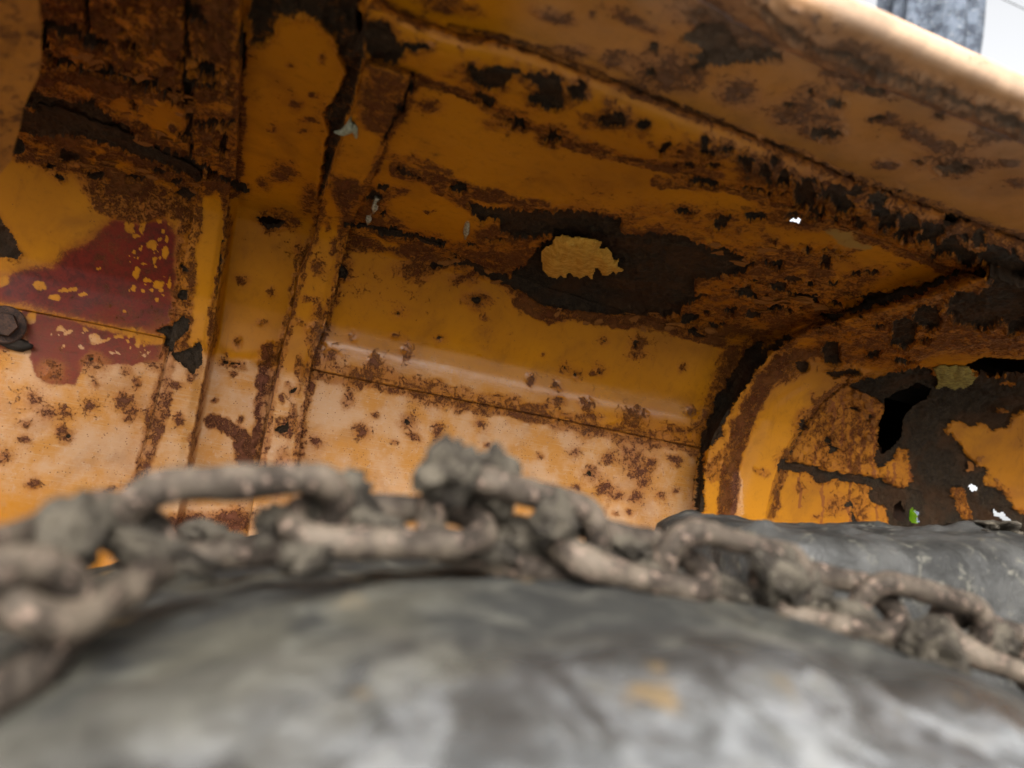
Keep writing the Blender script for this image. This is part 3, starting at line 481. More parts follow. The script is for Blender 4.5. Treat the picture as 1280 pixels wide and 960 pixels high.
def patch(name, top, right, bottom, left, off=0.0, step=2.3, wave=.0012, label=None, skirt=.022, holes=(), relief=1.0):
    def plen(p): p = np.asarray(p, float); return np.linalg.norm(np.diff(p, axis=0), axis=1).sum()
    nu = int(max(plen(top), plen(bottom))/step)+2; nv = int(max(plen(left), plen(right))/step)+2
    T, Bm, Lf, Rg = catmull(top, nu), catmull(bottom, nu), catmull(left, nv), catmull(right, nv)
    u = np.linspace(0, 1, nu)[None, :, None]; v = np.linspace(0, 1, nv)[:, None, None]
    c00, c10, c01, c11 = [(a+b)/2 for a, b in ((T[0], Lf[0]), (T[-1], Rg[0]), (Bm[0], Lf[-1]), (Bm[-1], Rg[-1]))]
    Pm = (1-v)*T[None]+v*Bm[None]+(1-u)*Lf[:, None]+u*Rg[:, None]-((1-u)*(1-v)*c00+u*(1-v)*c10+(1-u)*v*c01+u*v*c11)
    X, Yp = Pm[..., 0], Pm[..., 1]
    o = off(u[..., 0]+0*v[..., 0], v[..., 0]+0*u[..., 0], X, Yp) if callable(off) else np.full(X.shape, off)
    W = onto(X, Yp, 0) if not callable(off) and off == 0 else None
    base = onto(X, Yp, o)
    # surface coordinates in metres for the noise
    sx, sy = base[..., 0], base[..., 2]*1.0-base[..., 1]
    wx = fbm(sx*38, sy*38, None, 3, 11)*5+fbm(sx*110, sy*110, None, 3, 12)*2.6+fbm(sx*420, sy*420, None, 2, 13)*1.5
    wy = fbm(sx*38, sy*38, None, 3, 21)*5+fbm(sx*110, sy*110, None, 3, 22)*2.2+fbm(sx*420, sy*420, None, 2, 23)*1.5
    V = [np.zeros(X.size) for _ in range(8)]
    V[0] += (.17+.12*fbm(sx*16, sy*16, None, 4, 31)+.12*fbm(sx*5+9, sy*5, None, 3, 32)).ravel()
    evaluate((X+wx).ravel(), (Yp+wy).ravel(), OPS, V, X.ravel(), Yp.ravel())
    A = [a.reshape(X.shape) for a in V]
    gx = np.gradient(base, axis=1); gy = np.gradient(base, axis=0); n = np.cross(gx, gy); n /= np.maximum(np.linalg.norm(n, axis=-1, keepdims=True), 1e-9)
    eye = np.array([0, 0, CZ])-base; n = np.where((n*eye).sum(-1, keepdims=True) < 0, -n, n)
    rough = fbm(sx*170, sy*170, None, 4, 41)
    Df = ss(.42, .58, A[1]+.12*fbm(sx*230, sy*230, None, 3, 51)); Rf = ss(.40, .62, A[0]+.25*fbm(sx*120, sy*120, None, 3, 61))
    edge = np.exp(-((A[1]-.40)/.16)**2)
    disp = wave*fbm(sx*6, sy*6, None, 3, 71)+relief*(Rf*(1-Df)*(.0010+.0020*rough)+Df*(-.0040+.0026*rough+.0030*fbm(sx*45, sy*45, None, 3, 81))+edge*.0022*(1+rough*.7)*(A[1] > .12))
    # scabby laminated flakes where rust is heavy
    lam = fbm(sx*60, sy*95, None, 4, 91); lev = np.floor((lam+1)*3.2)/3.2
    disp += relief*ss(.5, .75, A[0])*(1-Df)*(lev-.9)*.0035
    co = base+n*disp[..., None]
    idx = np.arange(nu*nv).reshape(nv, nu)
    faces = np.stack([idx[:-1, :-1], idx[1:, :-1], idx[1:, 1:], idx[:-1, 1:]], -1).reshape(-1, 4)
    if holes:
        cx = (X[:-1, :-1]+X[1:, 1:]).ravel()/2; cy = (Yp[:-1, :-1]+Yp[1:, 1:]).ravel()/2
        jx = (wx[:-1, :-1]*.22).ravel(); jy = (wy[:-1, :-1]*.16).ravel(); kill = np.zeros(cx.shape, bool)
        for h in holes: kill |= inside(cx+jx, cy+jy, np.array(HOLES[h], float))
        faces = faces[~kill]
    verts = co.reshape(-1, 3)
    loop = np.r_[idx[0, :-1], idx[:-1, -1], idx[-1, :0:-1], idx[:0:-1, 0]]
    dd = verts[loop]-np.array([0, 0, CZ]); dd /= np.linalg.norm(dd, axis=1, keepdims=True)
    sk = verts[loop]+(dd*.6-n.reshape(-1, 3)[loop]*.6)*skirt
    k = len(loop); i0 = len(verts); ii = np.arange(k); jj = (ii+1) % k
    sf = np.stack([loop[ii], loop[jj], i0+jj, i0+ii], -1)
    verts = np.vstack([verts, sk]); faces = np.vstack([faces, sf])
    me = bpy.data.meshes.new(name); me.vertices.add(len(verts)); me.vertices.foreach_set('co', (verts-GUARD_LOC).astype(np.float32).ravel())
    me.loops.add(len(faces)*4); me.loops.foreach_set('vertex_index', faces.astype(np.int32).ravel())
    me.polygons.add(len(faces)); me.polygons.foreach_set('loop_start', np.arange(0, len(faces)*4, 4, dtype=np.int32))
    me.polygons.foreach_set('use_smooth', np.r_[np.ones(len(faces)-k, bool), np.zeros(k, bool)])
    me.update(calc_edges=True); me.validate()
    for nm, chs in (('mask', A[:4]), ('mask2', A[4:])):
        at_ = me.attributes.new(nm, 'FLOAT_COLOR', 'POINT'); a = np.stack([c.ravel() for c in chs], -1)
        a = np.vstack([a, a[loop]]); at_.data.foreach_set('color', a.astype(np.float32).ravel())
    ob = link(name, me, M_GUARD, guard)
    if label: ob['label'] = label
    return ob

seamL = [(-320, 318), (0, 381), (110, 402), (214, 424)]
gash = [(-320, 14), (30, 132), (150, 172), (252, 222)]
lipin = [(440, 72), (522, 97), (600, 128), (690, 170), (830, 206), (1000, 262), (1100, 300), (1206, 342)]
lipout = [(458, -12), (500, 14), (560, 38), (640, 56), (740, 94), (860, 140), (1000, 197), (1090, 235), (1280, 302), (1520, 388)]
cornerL = [(436, 284), (530, 304), (600, 333), (750, 386), (860, 416), (952, 434)]
seamM = [(383, 458), (500, 482), (630, 508), (760, 534), (905, 563)]

patch('lower_wall_panel', seamL, [(216, 424), (168, 612), (130, 780)], [(-320, 780), (130, 780)], [(-320, 320), (-320, 780)], 0, label='weathered lower wall panel with red primer patch')
patch('upper_wall_panel', [(-320, 10), (30, 128), (150, 168), (256, 220)], [(256, 220), (240, 300), (227, 360), (218, 425)], [(-320, 319), (0, 382), (110, 403), (218, 425)], [(-320, 10), (-320, 319)], .003, label='upper wall panel with dark red primer showing')
patch('top_panel', [(-320, -292), (302, -68)], [(302, -68), (300, 0), (300, 100), (294, 226)], gash+[(294, 232)], [(-320, -292), (-320, 14)], lambda u, v, X, Y_: .004+.006*(1-v), relief=1.9, label='top panel peeling in thick rust layers')
# left column: flange, recessed channel face, flange
patch('rib_flange', [(251, 224), (289, 224)], [(289, 224), (281, 290), (266, 420), (261, 440), (229, 607), (196, 780)], [(130, 780), (196, 780)], [(251, 224), (236, 300), (223, 360), (213, 424), (166, 612), (130, 780)],
      lambda u, v, X, Y_: .016-.004*ss(.75, 1, u), wave=.0008, skirt=.03)
def face_off(u, v, X, Y_):
    web = .006+.020*(1-u/.12); bottom = np.where(Y_ > 300, 1.0, ss(200, 300, Y_))
    o = np.where(u < .12, -.020+.032*(1-ss(0, .12, u))*bottom, -.020)
    bulge = .004*np.exp(-((Y_-452-18*(2*(u-.5))**2*-1)/9)**2)
    return o+bulge
patch('rib_channel', [(300, -70), (456, -14)], [(456, -14), (457, 0), (457, 78), (447, 132), (428, 180), (413, 220), (405, 250), (394, 300), (377, 340), (369, 380), (351, 450), (347, 472), (323, 600), (297, 780)],
      [(194, 780), (297, 780)], [(300, -70), (298, 100), (288, 225), (280, 290), (265, 420), (260, 440), (228, 607), (194, 780)], face_off, holes=('tear', 'slot'))
patch('rib_flange', [(456, 78), (524, 98)], [(524, 98), (502, 140), (482, 180), (466, 220), (448, 260), (438, 285), (426, 330), (417, 370), (401, 420), (388, 460), (369, 592), (341, 780)], [(295, 780), (341, 780)],
      [(456, 78), (446, 130), (426, 180), (411, 220), (403, 250), (392, 300), (375, 340), (368, 380), (350, 450), (346, 472), (321, 598), (295, 780)], lambda u, v, X, Y_: .022-.004*ss(.7, 1, u), wave=.0008, skirt=.03)
# middle bay
patch('lower_wall_panel', seamM, [(905, 563), (880, 780)], [(334, 780), (880, 780)], [(383, 458), (364, 592), (334, 780)], 0, label='pale weathered lower wall panel dotted with rust')
patch('upper_wall_panel', [(434, 280), (530, 300), (600, 329), (750, 382), (860, 412), (990, 436)], [(990, 436), (940, 500), (905, 566)], [(383, 460), (500, 484), (630, 510), (760, 536), (905, 566)], [(434, 280), (415, 370), (383, 460)],
      lambda u, v, X, Y_: .003+.003*ss(.8, 1, v), wave=.0022, label='glossy amber upper wall panel')
patch('top_panel', [(500, 88)]+lipin[1:], [(1206, 342), (1150, 362), (1075, 388), (1010, 410), (990, 440)], cornerL+[(990, 440)], [(500, 88), (460, 220), (436, 284)], .002, holes=('light',), wave=.002, relief=1.2, label='top panel with a bare brown scale patch and a light hole')
patch('lip_bead', lipout, [(1520, 388), (1520, 480)], [(440, 72)]+lipin[1:]+[(1340, 396), (1520, 480)], [(458, -12), (456, 40), (440, 72)], lambda u, v, X, Y_: .002+.021*np.sin(np.pi*np.clip(v, 0, 1))**.7, wave=.002, label='bulging lip bead with dark rust blisters')
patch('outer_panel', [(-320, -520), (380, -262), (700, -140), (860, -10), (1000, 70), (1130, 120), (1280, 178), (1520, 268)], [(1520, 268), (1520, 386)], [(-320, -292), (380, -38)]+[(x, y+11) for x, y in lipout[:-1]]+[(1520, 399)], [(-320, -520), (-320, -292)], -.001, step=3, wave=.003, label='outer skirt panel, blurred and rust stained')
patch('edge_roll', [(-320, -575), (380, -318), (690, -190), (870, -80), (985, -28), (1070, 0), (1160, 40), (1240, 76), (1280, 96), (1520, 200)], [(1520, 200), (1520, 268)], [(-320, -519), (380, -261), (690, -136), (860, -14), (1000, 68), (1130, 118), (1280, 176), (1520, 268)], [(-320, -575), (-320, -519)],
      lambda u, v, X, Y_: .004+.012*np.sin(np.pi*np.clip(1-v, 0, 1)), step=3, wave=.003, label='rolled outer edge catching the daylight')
# right bay
patch('lower_wall_panel', [(955, 573), (1110, 603), (1520, 684)], [(1520, 684), (1520, 800)], [(930, 800), (1520, 800)], [(955, 573), (930, 800)], 0, holes=('green', 'pale', 'crack', 'vent'), label='orange lower wall panel rusted through at the right')
patch('upper_wall_panel', [(1040, 470), (1110, 450), (1180, 432), (1280, 410), (1520, 372)], [(1520, 372), (1520, 686)], [(955, 576), (1110, 606), (1520, 687)], [(1040, 470), (1000, 510), (970, 560), (955, 576)], .003, holes=('big', 'far', 'pale'), relief=1.5, label='upper wall panel with a large rusted-out hole')
def rib_off(u, v, X, Y_):
    return .004+.052*ss(.0, .10, u)-.020*ss(.90, 1, u)-.008*np.exp(-((u-.45)/.12)**2)*ss(.3, .7, v)
patch('rib_channel', [(1200, 338), (1280, 366), (1520, 450)], [(1520, 450), (1400, 420), (1280, 424), (1180, 442), (1110, 462), (1060, 478), (1022, 510), (992, 560), (976, 600), (964, 655), (950, 800)], [(856, 800), (950, 800)],
      [(1200, 338), (1150, 358), (1075, 385), (1000, 408), (958, 430), (932, 455), (905, 500), (880, 545), (869, 600), (864, 660), (856, 800)], rib_off, relief=1.3, label='curved corner rib with a brown rust streak')

# backing skin added behind the panels against light leaks, with openings where the panels are rusted through
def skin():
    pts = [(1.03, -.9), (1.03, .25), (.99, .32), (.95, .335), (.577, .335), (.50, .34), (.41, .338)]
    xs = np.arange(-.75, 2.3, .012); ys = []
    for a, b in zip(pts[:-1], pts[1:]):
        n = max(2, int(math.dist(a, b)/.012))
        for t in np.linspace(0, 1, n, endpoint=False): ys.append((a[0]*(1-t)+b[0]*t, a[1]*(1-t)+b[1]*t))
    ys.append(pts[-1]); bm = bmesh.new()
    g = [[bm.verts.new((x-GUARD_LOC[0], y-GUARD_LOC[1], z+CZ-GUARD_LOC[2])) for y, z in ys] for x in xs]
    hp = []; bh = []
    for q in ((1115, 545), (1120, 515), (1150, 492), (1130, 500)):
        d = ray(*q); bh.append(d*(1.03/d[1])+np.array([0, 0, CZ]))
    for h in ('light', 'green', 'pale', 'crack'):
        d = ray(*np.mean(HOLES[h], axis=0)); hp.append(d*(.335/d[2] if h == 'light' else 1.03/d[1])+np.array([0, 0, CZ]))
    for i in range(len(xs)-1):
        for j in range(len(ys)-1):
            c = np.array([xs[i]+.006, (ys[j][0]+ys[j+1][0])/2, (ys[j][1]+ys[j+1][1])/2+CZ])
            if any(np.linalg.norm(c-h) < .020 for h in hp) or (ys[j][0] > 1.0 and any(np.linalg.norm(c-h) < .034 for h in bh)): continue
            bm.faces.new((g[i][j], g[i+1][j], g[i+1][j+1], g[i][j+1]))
    me = bpy.data.meshes.new('added_backing_skin'); bm.to_mesh(me); bm.free(); return link('added_backing_skin', me, M_SKIN, guard)
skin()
# ------------------------------------------------------------------ END OF PART 1

def blob(name, loc, size, mat, seed=0, sub=4, amp=.35, freq=2.0, parent=None, rot=None, amp2=.12):
    """a lumpy clod: icosphere pushed in and out by noise"""
    bm = bmesh.new(); bmesh.ops.create_icosphere(bm, subdivisions=sub, radius=1)
    v = np.array([p.co[:] for p in bm.verts])
    r = 1+amp*fbm(v[:, 0]*freq+seed*3.1, v[:, 1]*freq, v[:, 2]*freq, 3, seed)+amp2*fbm(v[:, 0]*freq*4, v[:, 1]*freq*4, v[:, 2]*freq*4+seed, 3, seed+5)
    for p, q, k in zip(bm.verts, v, r): p.co = Vector(q*k*np.array(size))
    for f in bm.faces: f.smooth = True
    me = bpy.data.meshes.new(name); bm.to_mesh(me); bm.free()
    o = link(name, me, mat, parent, loc)
    if rot: o.rotation_euler = rot
    return o
def tube(path, radii, ns=10, closed=False):
    """verts and faces of a tube along a path of points"""
    P = np.array(path, float); n = len(P); T = np.gradient(P, axis=0) if not closed else (np.roll(P, -1, 0)-np.roll(P, 1, 0))
    T /= np.linalg.norm(T, axis=1, keepdims=True); up = np.array([0, 0, 1.0]); V, F = [], []
    ref = None
    for i in range(n):
        a = np.cross(T[i], up) if ref is None else ref-T[i]*np.dot(ref, T[i])
        if np.linalg.norm(a) < 1e-6: a = np.cross(T[i], np.array([1.0, 0, 0]))
        a /= np.linalg.norm(a); ref = a; b = np.cross(T[i], a); r = radii[i] if np.ndim(radii) else radii
        for k in range(ns):
            t = 2*math.pi*k/ns; V.append(P[i]+r*(a*math.cos(t)+b*math.sin(t)))
    for i in range(n if closed else n-1):
        j = (i+1) % n
        for k in range(ns): F.append((i*ns+k, i*ns+(k+1) % ns, j*ns+(k+1) % ns, j*ns+k))
    if not closed: F += [tuple(range(ns))[::-1], tuple((n-1)*ns+k for k in range(ns))]
    return V, F
def mesh(name, V, F, smooth=True):
    me = bpy.data.meshes.new(name); me.from_pydata([tuple(map(float, v)) for v in V], [], F); me.update()
    if smooth: me.polygons.foreach_set('use_smooth', [True]*len(me.polygons))
    return me

# ------------------------------------------------------------------ fixings on the mudguard
def g_at(px, py, off=0.0): return onto(px, py, off)-GUARD_LOC
def screw(px0, py0, px1, py1):
    a, b = g_at(px0, py0, -.004), g_at(px1, py1, .016)
    n = 46; t = np.linspace(0, 1, n); P = a+(b-a)*t[:, None]
    r = .0030*np.where(t < .72, 1+.22*np.sin(t*2*math.pi*11), np.clip(1-(t-.72)/.28*.75, .12, 1))
    V, F = tube(P, r, 10); link('screw', mesh('screw', V, F), M_SCREW, guard)
screw(472, 246, 466.5, 267); screw(463, 262, 459.5, 281); screw(585, 273, 581.5, 299)
# scrap of torn grey-green sealant hanging at the channel edge
V, F = tube([g_at(*p, .024) for p in ((418, 165), (428, 166), (437, 160), (440, 150), (443, 160), (445, 172))], [.001, .003, .0045, .003, .003, .0012], 8)
link('sealant_scrap', mesh('sealant_scrap', V, F), simple('grey_sealant', (.36, .38, .28), (.24, .26, .19), 200), guard)
def foam(poly, off, thick, mat, label, seed, freq):
    P = np.array(poly, float); lo, hi = P.min(0), P.max(0); nx = int((hi[0]-lo[0])/1.3); ny = int((hi[1]-lo[1])/1.3)
    X, Yp = np.meshgrid(np.linspace(lo[0]-4, hi[0]+4, nx), np.linspace(lo[1]-4, hi[1]+4, ny))
    jx = 2.4*fbm(X/5, Yp/5, None, 3, seed); jy = 2.4*fbm(X/5, Yp/5, None, 3, seed+9)
    ins = inside((X+jx).ravel(), (Yp+jy).ravel(), P).reshape(X.shape); d = seg_d(X.ravel(), Yp.ravel(), P, True).reshape(X.shape)
    h = thick*np.clip(d/14, 0, 1)**.5*(1+.35*fbm(X/freq, Yp/(freq*1.6), None, 4, seed+3))+.0030*fbm(X/7, Yp/11, None, 3, seed+4)
    W = onto(X, Yp, off+np.where(ins, np.maximum(h, .001), 0))
    back = onto(X, Yp, off-.004); idx = np.arange(X.size).reshape(X.shape); F = []; q = ins[:-1, :-1] & ins[1:, 1:] & ins[1:, :-1] & ins[:-1, 1:]
    N = X.size
    for j, i in zip(*np.nonzero(q)):
        F.append((idx[j, i], idx[j+1, i], idx[j+1, i+1], idx[j, i+1]))
        for (dj, di, a, b) in ((-1, 0, (j, i), (j, i+1)), (1, 0, (j+1, i+1), (j+1, i)), (0, -1, (j+1, i), (j, i)), (0, 1, (j, i+1), (j+1, i+1))):
            jj, ii = j+dj, i+di
            if not (0 <= jj < q.shape[0] and 0 <= ii < q.shape[1] and q[jj, ii]): F.append((idx[a], idx[b], idx[b]+N, idx[a]+N))
    V = np.vstack([W.reshape(-1, 3), back.reshape(-1, 3)])-GUARD_LOC
    bm = bmesh.new(); vv = [bm.verts.new(v) for v in V]
    for f in F: bm.faces.new([vv[k] for k in f])
    bmesh.ops.delete(bm, geom=[v for v in bm.verts if not v.link_faces], context='VERTS')
    me = bpy.data.meshes.new('foam_patch'); bm.to_mesh(me); bm.free(); me.polygons.foreach_set('use_smooth', [True]*len(me.polygons))
    o = link('foam_patch', me, mat, guard); o['label'] = label
foam([(675, 316), (680, 308), (690, 304), (692, 296), (703, 292), (712, 295), (728, 296), (745, 298), (752, 301), (752, 309), (760, 309), (766, 318), (769, 325), (774, 322), (773, 331), (781, 336), (778, 341), (770, 342), (766, 340), (760, 345), (754, 345), (748, 336), (744, 338), (742, 350), (738, 351), (733, 344), (726, 349), (714, 344), (711, 340), (708, 349), (703, 349), (701, 346), (697, 350), (684, 345), (678, 335)], .006, .024, M_FOAM, 'bright yellow ragged foam lump bulging out of the bare scale', 3, 12)
foam([(1168, 488), (1171, 474), (1164, 458), (1180, 455), (1208, 456), (1218, 466), (1223, 473), (1211, 484), (1195, 489), (1180, 485)], .004, .009, M_FOAM2, 'dull green-yellow foam beside the rusted-out hole', 23, 10)
# bolt with washer at the far left
bl = g_at(6, 406, .012); nrm = Vector((.15, -1, -.05)).normalized()
def disc(name, r0, r1, h, n, mat, parent, z0=0):
    bm = bmesh.new(); rings = [(r0, z0), (r0, z0+h*.7), (r0*.93, z0+h), (r1, z0+h)]; vs_ = []
    for r, z in rings: vs_.append([bm.verts.new((r*math.cos(2*math.pi*k/n), r*math.sin(2*math.pi*k/n), z)) for k in range(n)])
    for a, b in zip(vs_[:-1], vs_[1:]):
        for k in range(n): bm.faces.new((a[k], a[(k+1) % n], b[(k+1) % n], b[k]))
    bm.faces.new(vs_[-1]); me = bpy.data.meshes.new(name); bm.to_mesh(me); bm.free(); return link(name, me, mat, parent)
bolt = disc('bolt', .0135, .010, .011, 6, M_BOLT, guard, .004); bolt.location = bl; bolt.rotation_euler = nrm.to_track_quat('Z', 'Y').to_euler()
ws = disc('washer', .0205, .016, .004, 32, M_BOLT, bolt)
# drips and torn scale under the bolt
o = blob('scale_scab', g_at(20, 430, .006), (.016, .006, .007), M_DARK, 5, 3, parent=guard)
# loose near plate at the left edge, out of focus
def near_plate():
    out = [(-700, -200), (38, -200), (47, -10), (53, 60), (46, 105), (34, 122), (27, 150), (19, 178), (10, 208), (-8, 224), (-24, 290), (-110, 345), (-700, 360)]  # unseen left part enlarged and lowered to keep skylight off the wall
    C = catmull(out+[out[0]], 120)[:-1]; C = C+np.stack([3*fbm(C[:, 1]/14, C[:, 0]/14, None, 3, 4), 3*fbm(C[:, 0]/14, C[:, 1]/14+9, None, 3, 5)], 1)
    f = lambda P, dd: np.array([at(p[0], p[1], .47+dd+.0009*p[1]) for p in P])
    A, Bk = f(C, 0), f(C, .012); n = len(C); c = C.mean(0)[None]
    V = np.vstack([A, Bk, f(c, -.004), f(c, .014)])-GUARD_LOC
    F = [(i, (i+1) % n, n+(i+1) % n, n+i) for i in range(n)]+[((i+1) % n, i, 2*n) for i in range(n)]+[(n+i, n+(i+1) % n, 2*n+1) for i in range(n)]
    me = mesh('near_bracket', V, F, False)
    for nm, v in (('mask', (.40, .0, 0, .0)), ('mask2', (.3, 0, 0, .15))):
        a = me.attributes.new(nm, 'FLOAT_COLOR', 'POINT'); a.data.foreach_set('color', np.tile(v, len(V)).astype(np.float32))
    o = link('near_bracket', me, M_GUARD, guard); o['label'] = 'blurred dull yellow bracket at the left edge'
near_plate()
# lifted flakes of paint and rust, each its own curled chip
def flake_mesh(seed):
    r = np.random.default_rng(seed); n = 11; bm = bmesh.new()
    ang = np.linspace(0, 2*math.pi, n, endpoint=False)+r.uniform(-.2, .2, n); rad = r.uniform(.55, 1.1, n)
    top = [bm.verts.new((rad[i]*math.cos(ang[i])*1.5, rad[i]*math.sin(ang[i]), .22*(rad[i]*math.sin(ang[i]))**2+.12*rad[i]*math.cos(ang[i])*r.uniform(.5, 1.5))) for i in range(n)]
    bot = [bm.verts.new(v.co*.96+Vector((0, 0, -.09))) for v in top]; ct = bm.verts.new((0, 0, -.02)); cb = bm.verts.new((0, 0, -.12))
    for i in range(n):
        j = (i+1) % n; bm.faces.new((top[i], top[j], ct)); bm.faces.new((bot[j], bot[i], cb)); bm.faces.new((top[i], bot[i], bot[j], top[j]))
    me = bpy.data.meshes.new('paint_flake'); bm.to_mesh(me); bm.free(); me.materials.append(M_FLAKE); return me
FM = [flake_mesh(100+k) for k in range(9)]
def flake(px, py, size, ang, k, lift=.004):
    p = onto(px, py, lift); q1 = onto(px+4, py, lift); q2 = onto(px, py-4, lift); ex = Vector(q1-p).normalized(); ey = Vector(q2-p).normalized(); nz = ex.cross(ey).normalized()
    if nz.dot(Vector(np.array([0, 0, CZ])-p)) < 0: nz = -nz
    a = math.radians(ang); dirx = (ex*math.cos(a)-ey*math.sin(a)); diry = nz.cross(dirx)
    tilt = random.uniform(-.35, .35); diry2 = diry*math.cos(tilt)+nz*math.sin(tilt); nz2 = dirx.cross(diry2)
    M = Matrix((dirx*size, diry2*size*.8, nz2*size)).transposed().to_4x4(); M.translation = Vector(p-GUARD_LOC)
    o = link('paint_flake', FM[k % len(FM)], None, guard); o.matrix_local = M
random.seed(11)
lines = [([(40, 108), (95, 124), (130, 142), (190, 172), (235, 190)], 15, .011, 18), ([(60, 195), (120, 205), (180, 215), (240, 228)], 20, .009, 18), ([(70, 60), (150, 80), (220, 110)], 12, .011, 18), ([(180, 118), (235, 125), (270, 140)], 9, .010, 20),
         ([(440, 292), (510, 305), (580, 330), (640, 350)], 13, .007, 15), ([(700, 392), (780, 398), (850, 408), (930, 425)], 14, .007, 10), ([(900, 365), (950, 375), (1010, 375), (1040, 390)], 16, .010, 10), ([(880, 300), (950, 330), (960, 300)], 6, .009, 15),
         ([(1010, 405), (1080, 392), (1150, 372)], 9, .008, -14), ([(925, 505), (905, 540), (888, 575)], 5, .006, -55), ([(1040, 505), (1075, 500), (1090, 540)], 10, .006, 50), ([(1190, 545), (1220, 580), (1240, 608)], 7, .006, 20)]
for P, n, sz, an in lines:
    C = catmull(P, 200)
    for i in range(n):
        x, y = C[random.randrange(200)]; flake(x+random.gauss(0, 7), y+random.gauss(0, 6), sz*random.uniform(.45, 1.1), an+random.gauss(0, 18), random.randrange(9), random.uniform(.002, .007))
# dark box added behind the big hole to keep light out
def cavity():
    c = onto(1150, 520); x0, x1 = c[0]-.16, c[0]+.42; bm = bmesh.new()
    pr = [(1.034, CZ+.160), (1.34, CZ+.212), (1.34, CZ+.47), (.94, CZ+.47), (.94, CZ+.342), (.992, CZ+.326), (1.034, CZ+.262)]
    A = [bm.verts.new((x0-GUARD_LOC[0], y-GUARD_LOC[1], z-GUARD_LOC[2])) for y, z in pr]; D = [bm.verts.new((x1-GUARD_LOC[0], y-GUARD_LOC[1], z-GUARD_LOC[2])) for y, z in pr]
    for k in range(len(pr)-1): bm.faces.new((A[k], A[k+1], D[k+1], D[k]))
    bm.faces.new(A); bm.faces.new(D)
    me = bpy.data.meshes.new('added_dark_box'); bm.to_mesh(me); bm.free(); link('added_dark_box', me, M_DARK, guard)

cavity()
# ------------------------------------------------------------------ tyre
TR, TXC, TZC = .62, .185, CZ-.030-.62
TY_LOC = np.array([TXC, .42, TZC])
tyre = empty('tyre', TY_LOC); tag(tyre, 'large black rubber tyre smeared with wet grey mud under the mudguard', 'tyre')
def tyre_body():
    prof_ = [(.115, .36), (.10, .44), (.108, .50), (.130, .548), (.165, .584), (.205, .606), (.25, .617), (.31, .620), (.38, .613), (.44, .606), (.56, .606), (.68, .600), (.76, .585), (.79, .52), (.78, .40)]
    C = catmull(prof_, 130); na = 760; a = np.linspace(0, 2*math.pi, na, endpoint=False)
    Y_, Rd = C[:, 0][None, :], C[:, 1][None, :]; ca, sa = np.cos(a)[:, None], np.sin(a)[:, None]
    x, z = Rd*sa, Rd*ca; yy = Y_+0*x
    d = .007*fbm(x*9, z*9, yy*9, 4, 301)+.0035*fbm(x*40, z*40, yy*40, 3, 311)+.010*np.clip(fbm(x*14+3, z*14, yy*14, 3, 321)-.12, 0, 1)
    R2 = Rd+d; x, z = R2*sa, R2*ca; yy = yy-d*.5*(Y_ < .2)
    V = np.stack([x, yy-.42, z], -1).reshape(-1, 3); m = len(C); idx = np.arange(na*m).reshape(na, m); nx = np.roll(idx, -1, 0)
    F = np.stack([idx[:, :-1], nx[:, :-1], nx[:, 1:], idx[:, 1:]], -1).reshape(-1, 4)
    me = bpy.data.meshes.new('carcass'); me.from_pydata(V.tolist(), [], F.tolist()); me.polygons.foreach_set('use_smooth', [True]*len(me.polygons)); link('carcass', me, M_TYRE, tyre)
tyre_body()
def lug(pxl, pxr, yl, y0, y1, zl, zr, seed, tilt=0.0, mat=None):
    """a rounded tread block standing on the tread between two photo columns"""
    xl, xr = at(pxl, yl, y1)[0], at(pxr, yl, y0)[0]; nx, ny, nz = 60, 36, 26; bm = bmesh.new()
    bmesh.ops.create_icosphere(bm, subdivisions=6, radius=1)
    cx, cy = (xl+xr)/2, (y0+y1)/2; hx, hy = (xr-xl)/2, (y1-y0)/2
    v = np.array([p.co[:] for p in bm.verts]); q = v/((np.abs(v)**7).sum(1, keepdims=True))**(1/7)
    X = cx+q[:, 0]*hx+tilt*(q[:, 1]); Yv = cy+q[:, 1]*hy; base = np.sqrt(np.maximum(.61**2-(X-TXC)**2, .01))+TZC
    top = CZ+zl+(zr-zl)*np.clip((X-xl)/(xr-xl), 0, 1.2)**2
    Z = base-.02+(q[:, 2]*.5+.5)*(top-base+.02)
    Z = Z+.0045*fbm(X*16, Yv*16, Z*16, 4, seed)+.0025*fbm(X*70, Yv*70, Z*70, 3, seed+7)+.012*np.clip(fbm(X*26, Yv*26, None, 3, seed+5)-.15, 0, 1); Yv = Yv+.007*fbm(X*20, Z*20, Yv*20, 4, seed+1); X = X+.006*fbm(Z*20, Yv*20, X*20, 3, seed+2)
    for p, a, b, c in zip(bm.verts, X, Yv, Z): p.co = (a-TY_LOC[0], b-TY_LOC[1], c-TY_LOC[2])
    for f in bm.faces: f.smooth = True
    me = bpy.data.meshes.new('tread_lug'); bm.to_mesh(me); bm.free(); return link('tread_lug', me, mat or M_LUG, tyre)
lug(790, 1460, 660, .45, .66, .013, .054, 401)

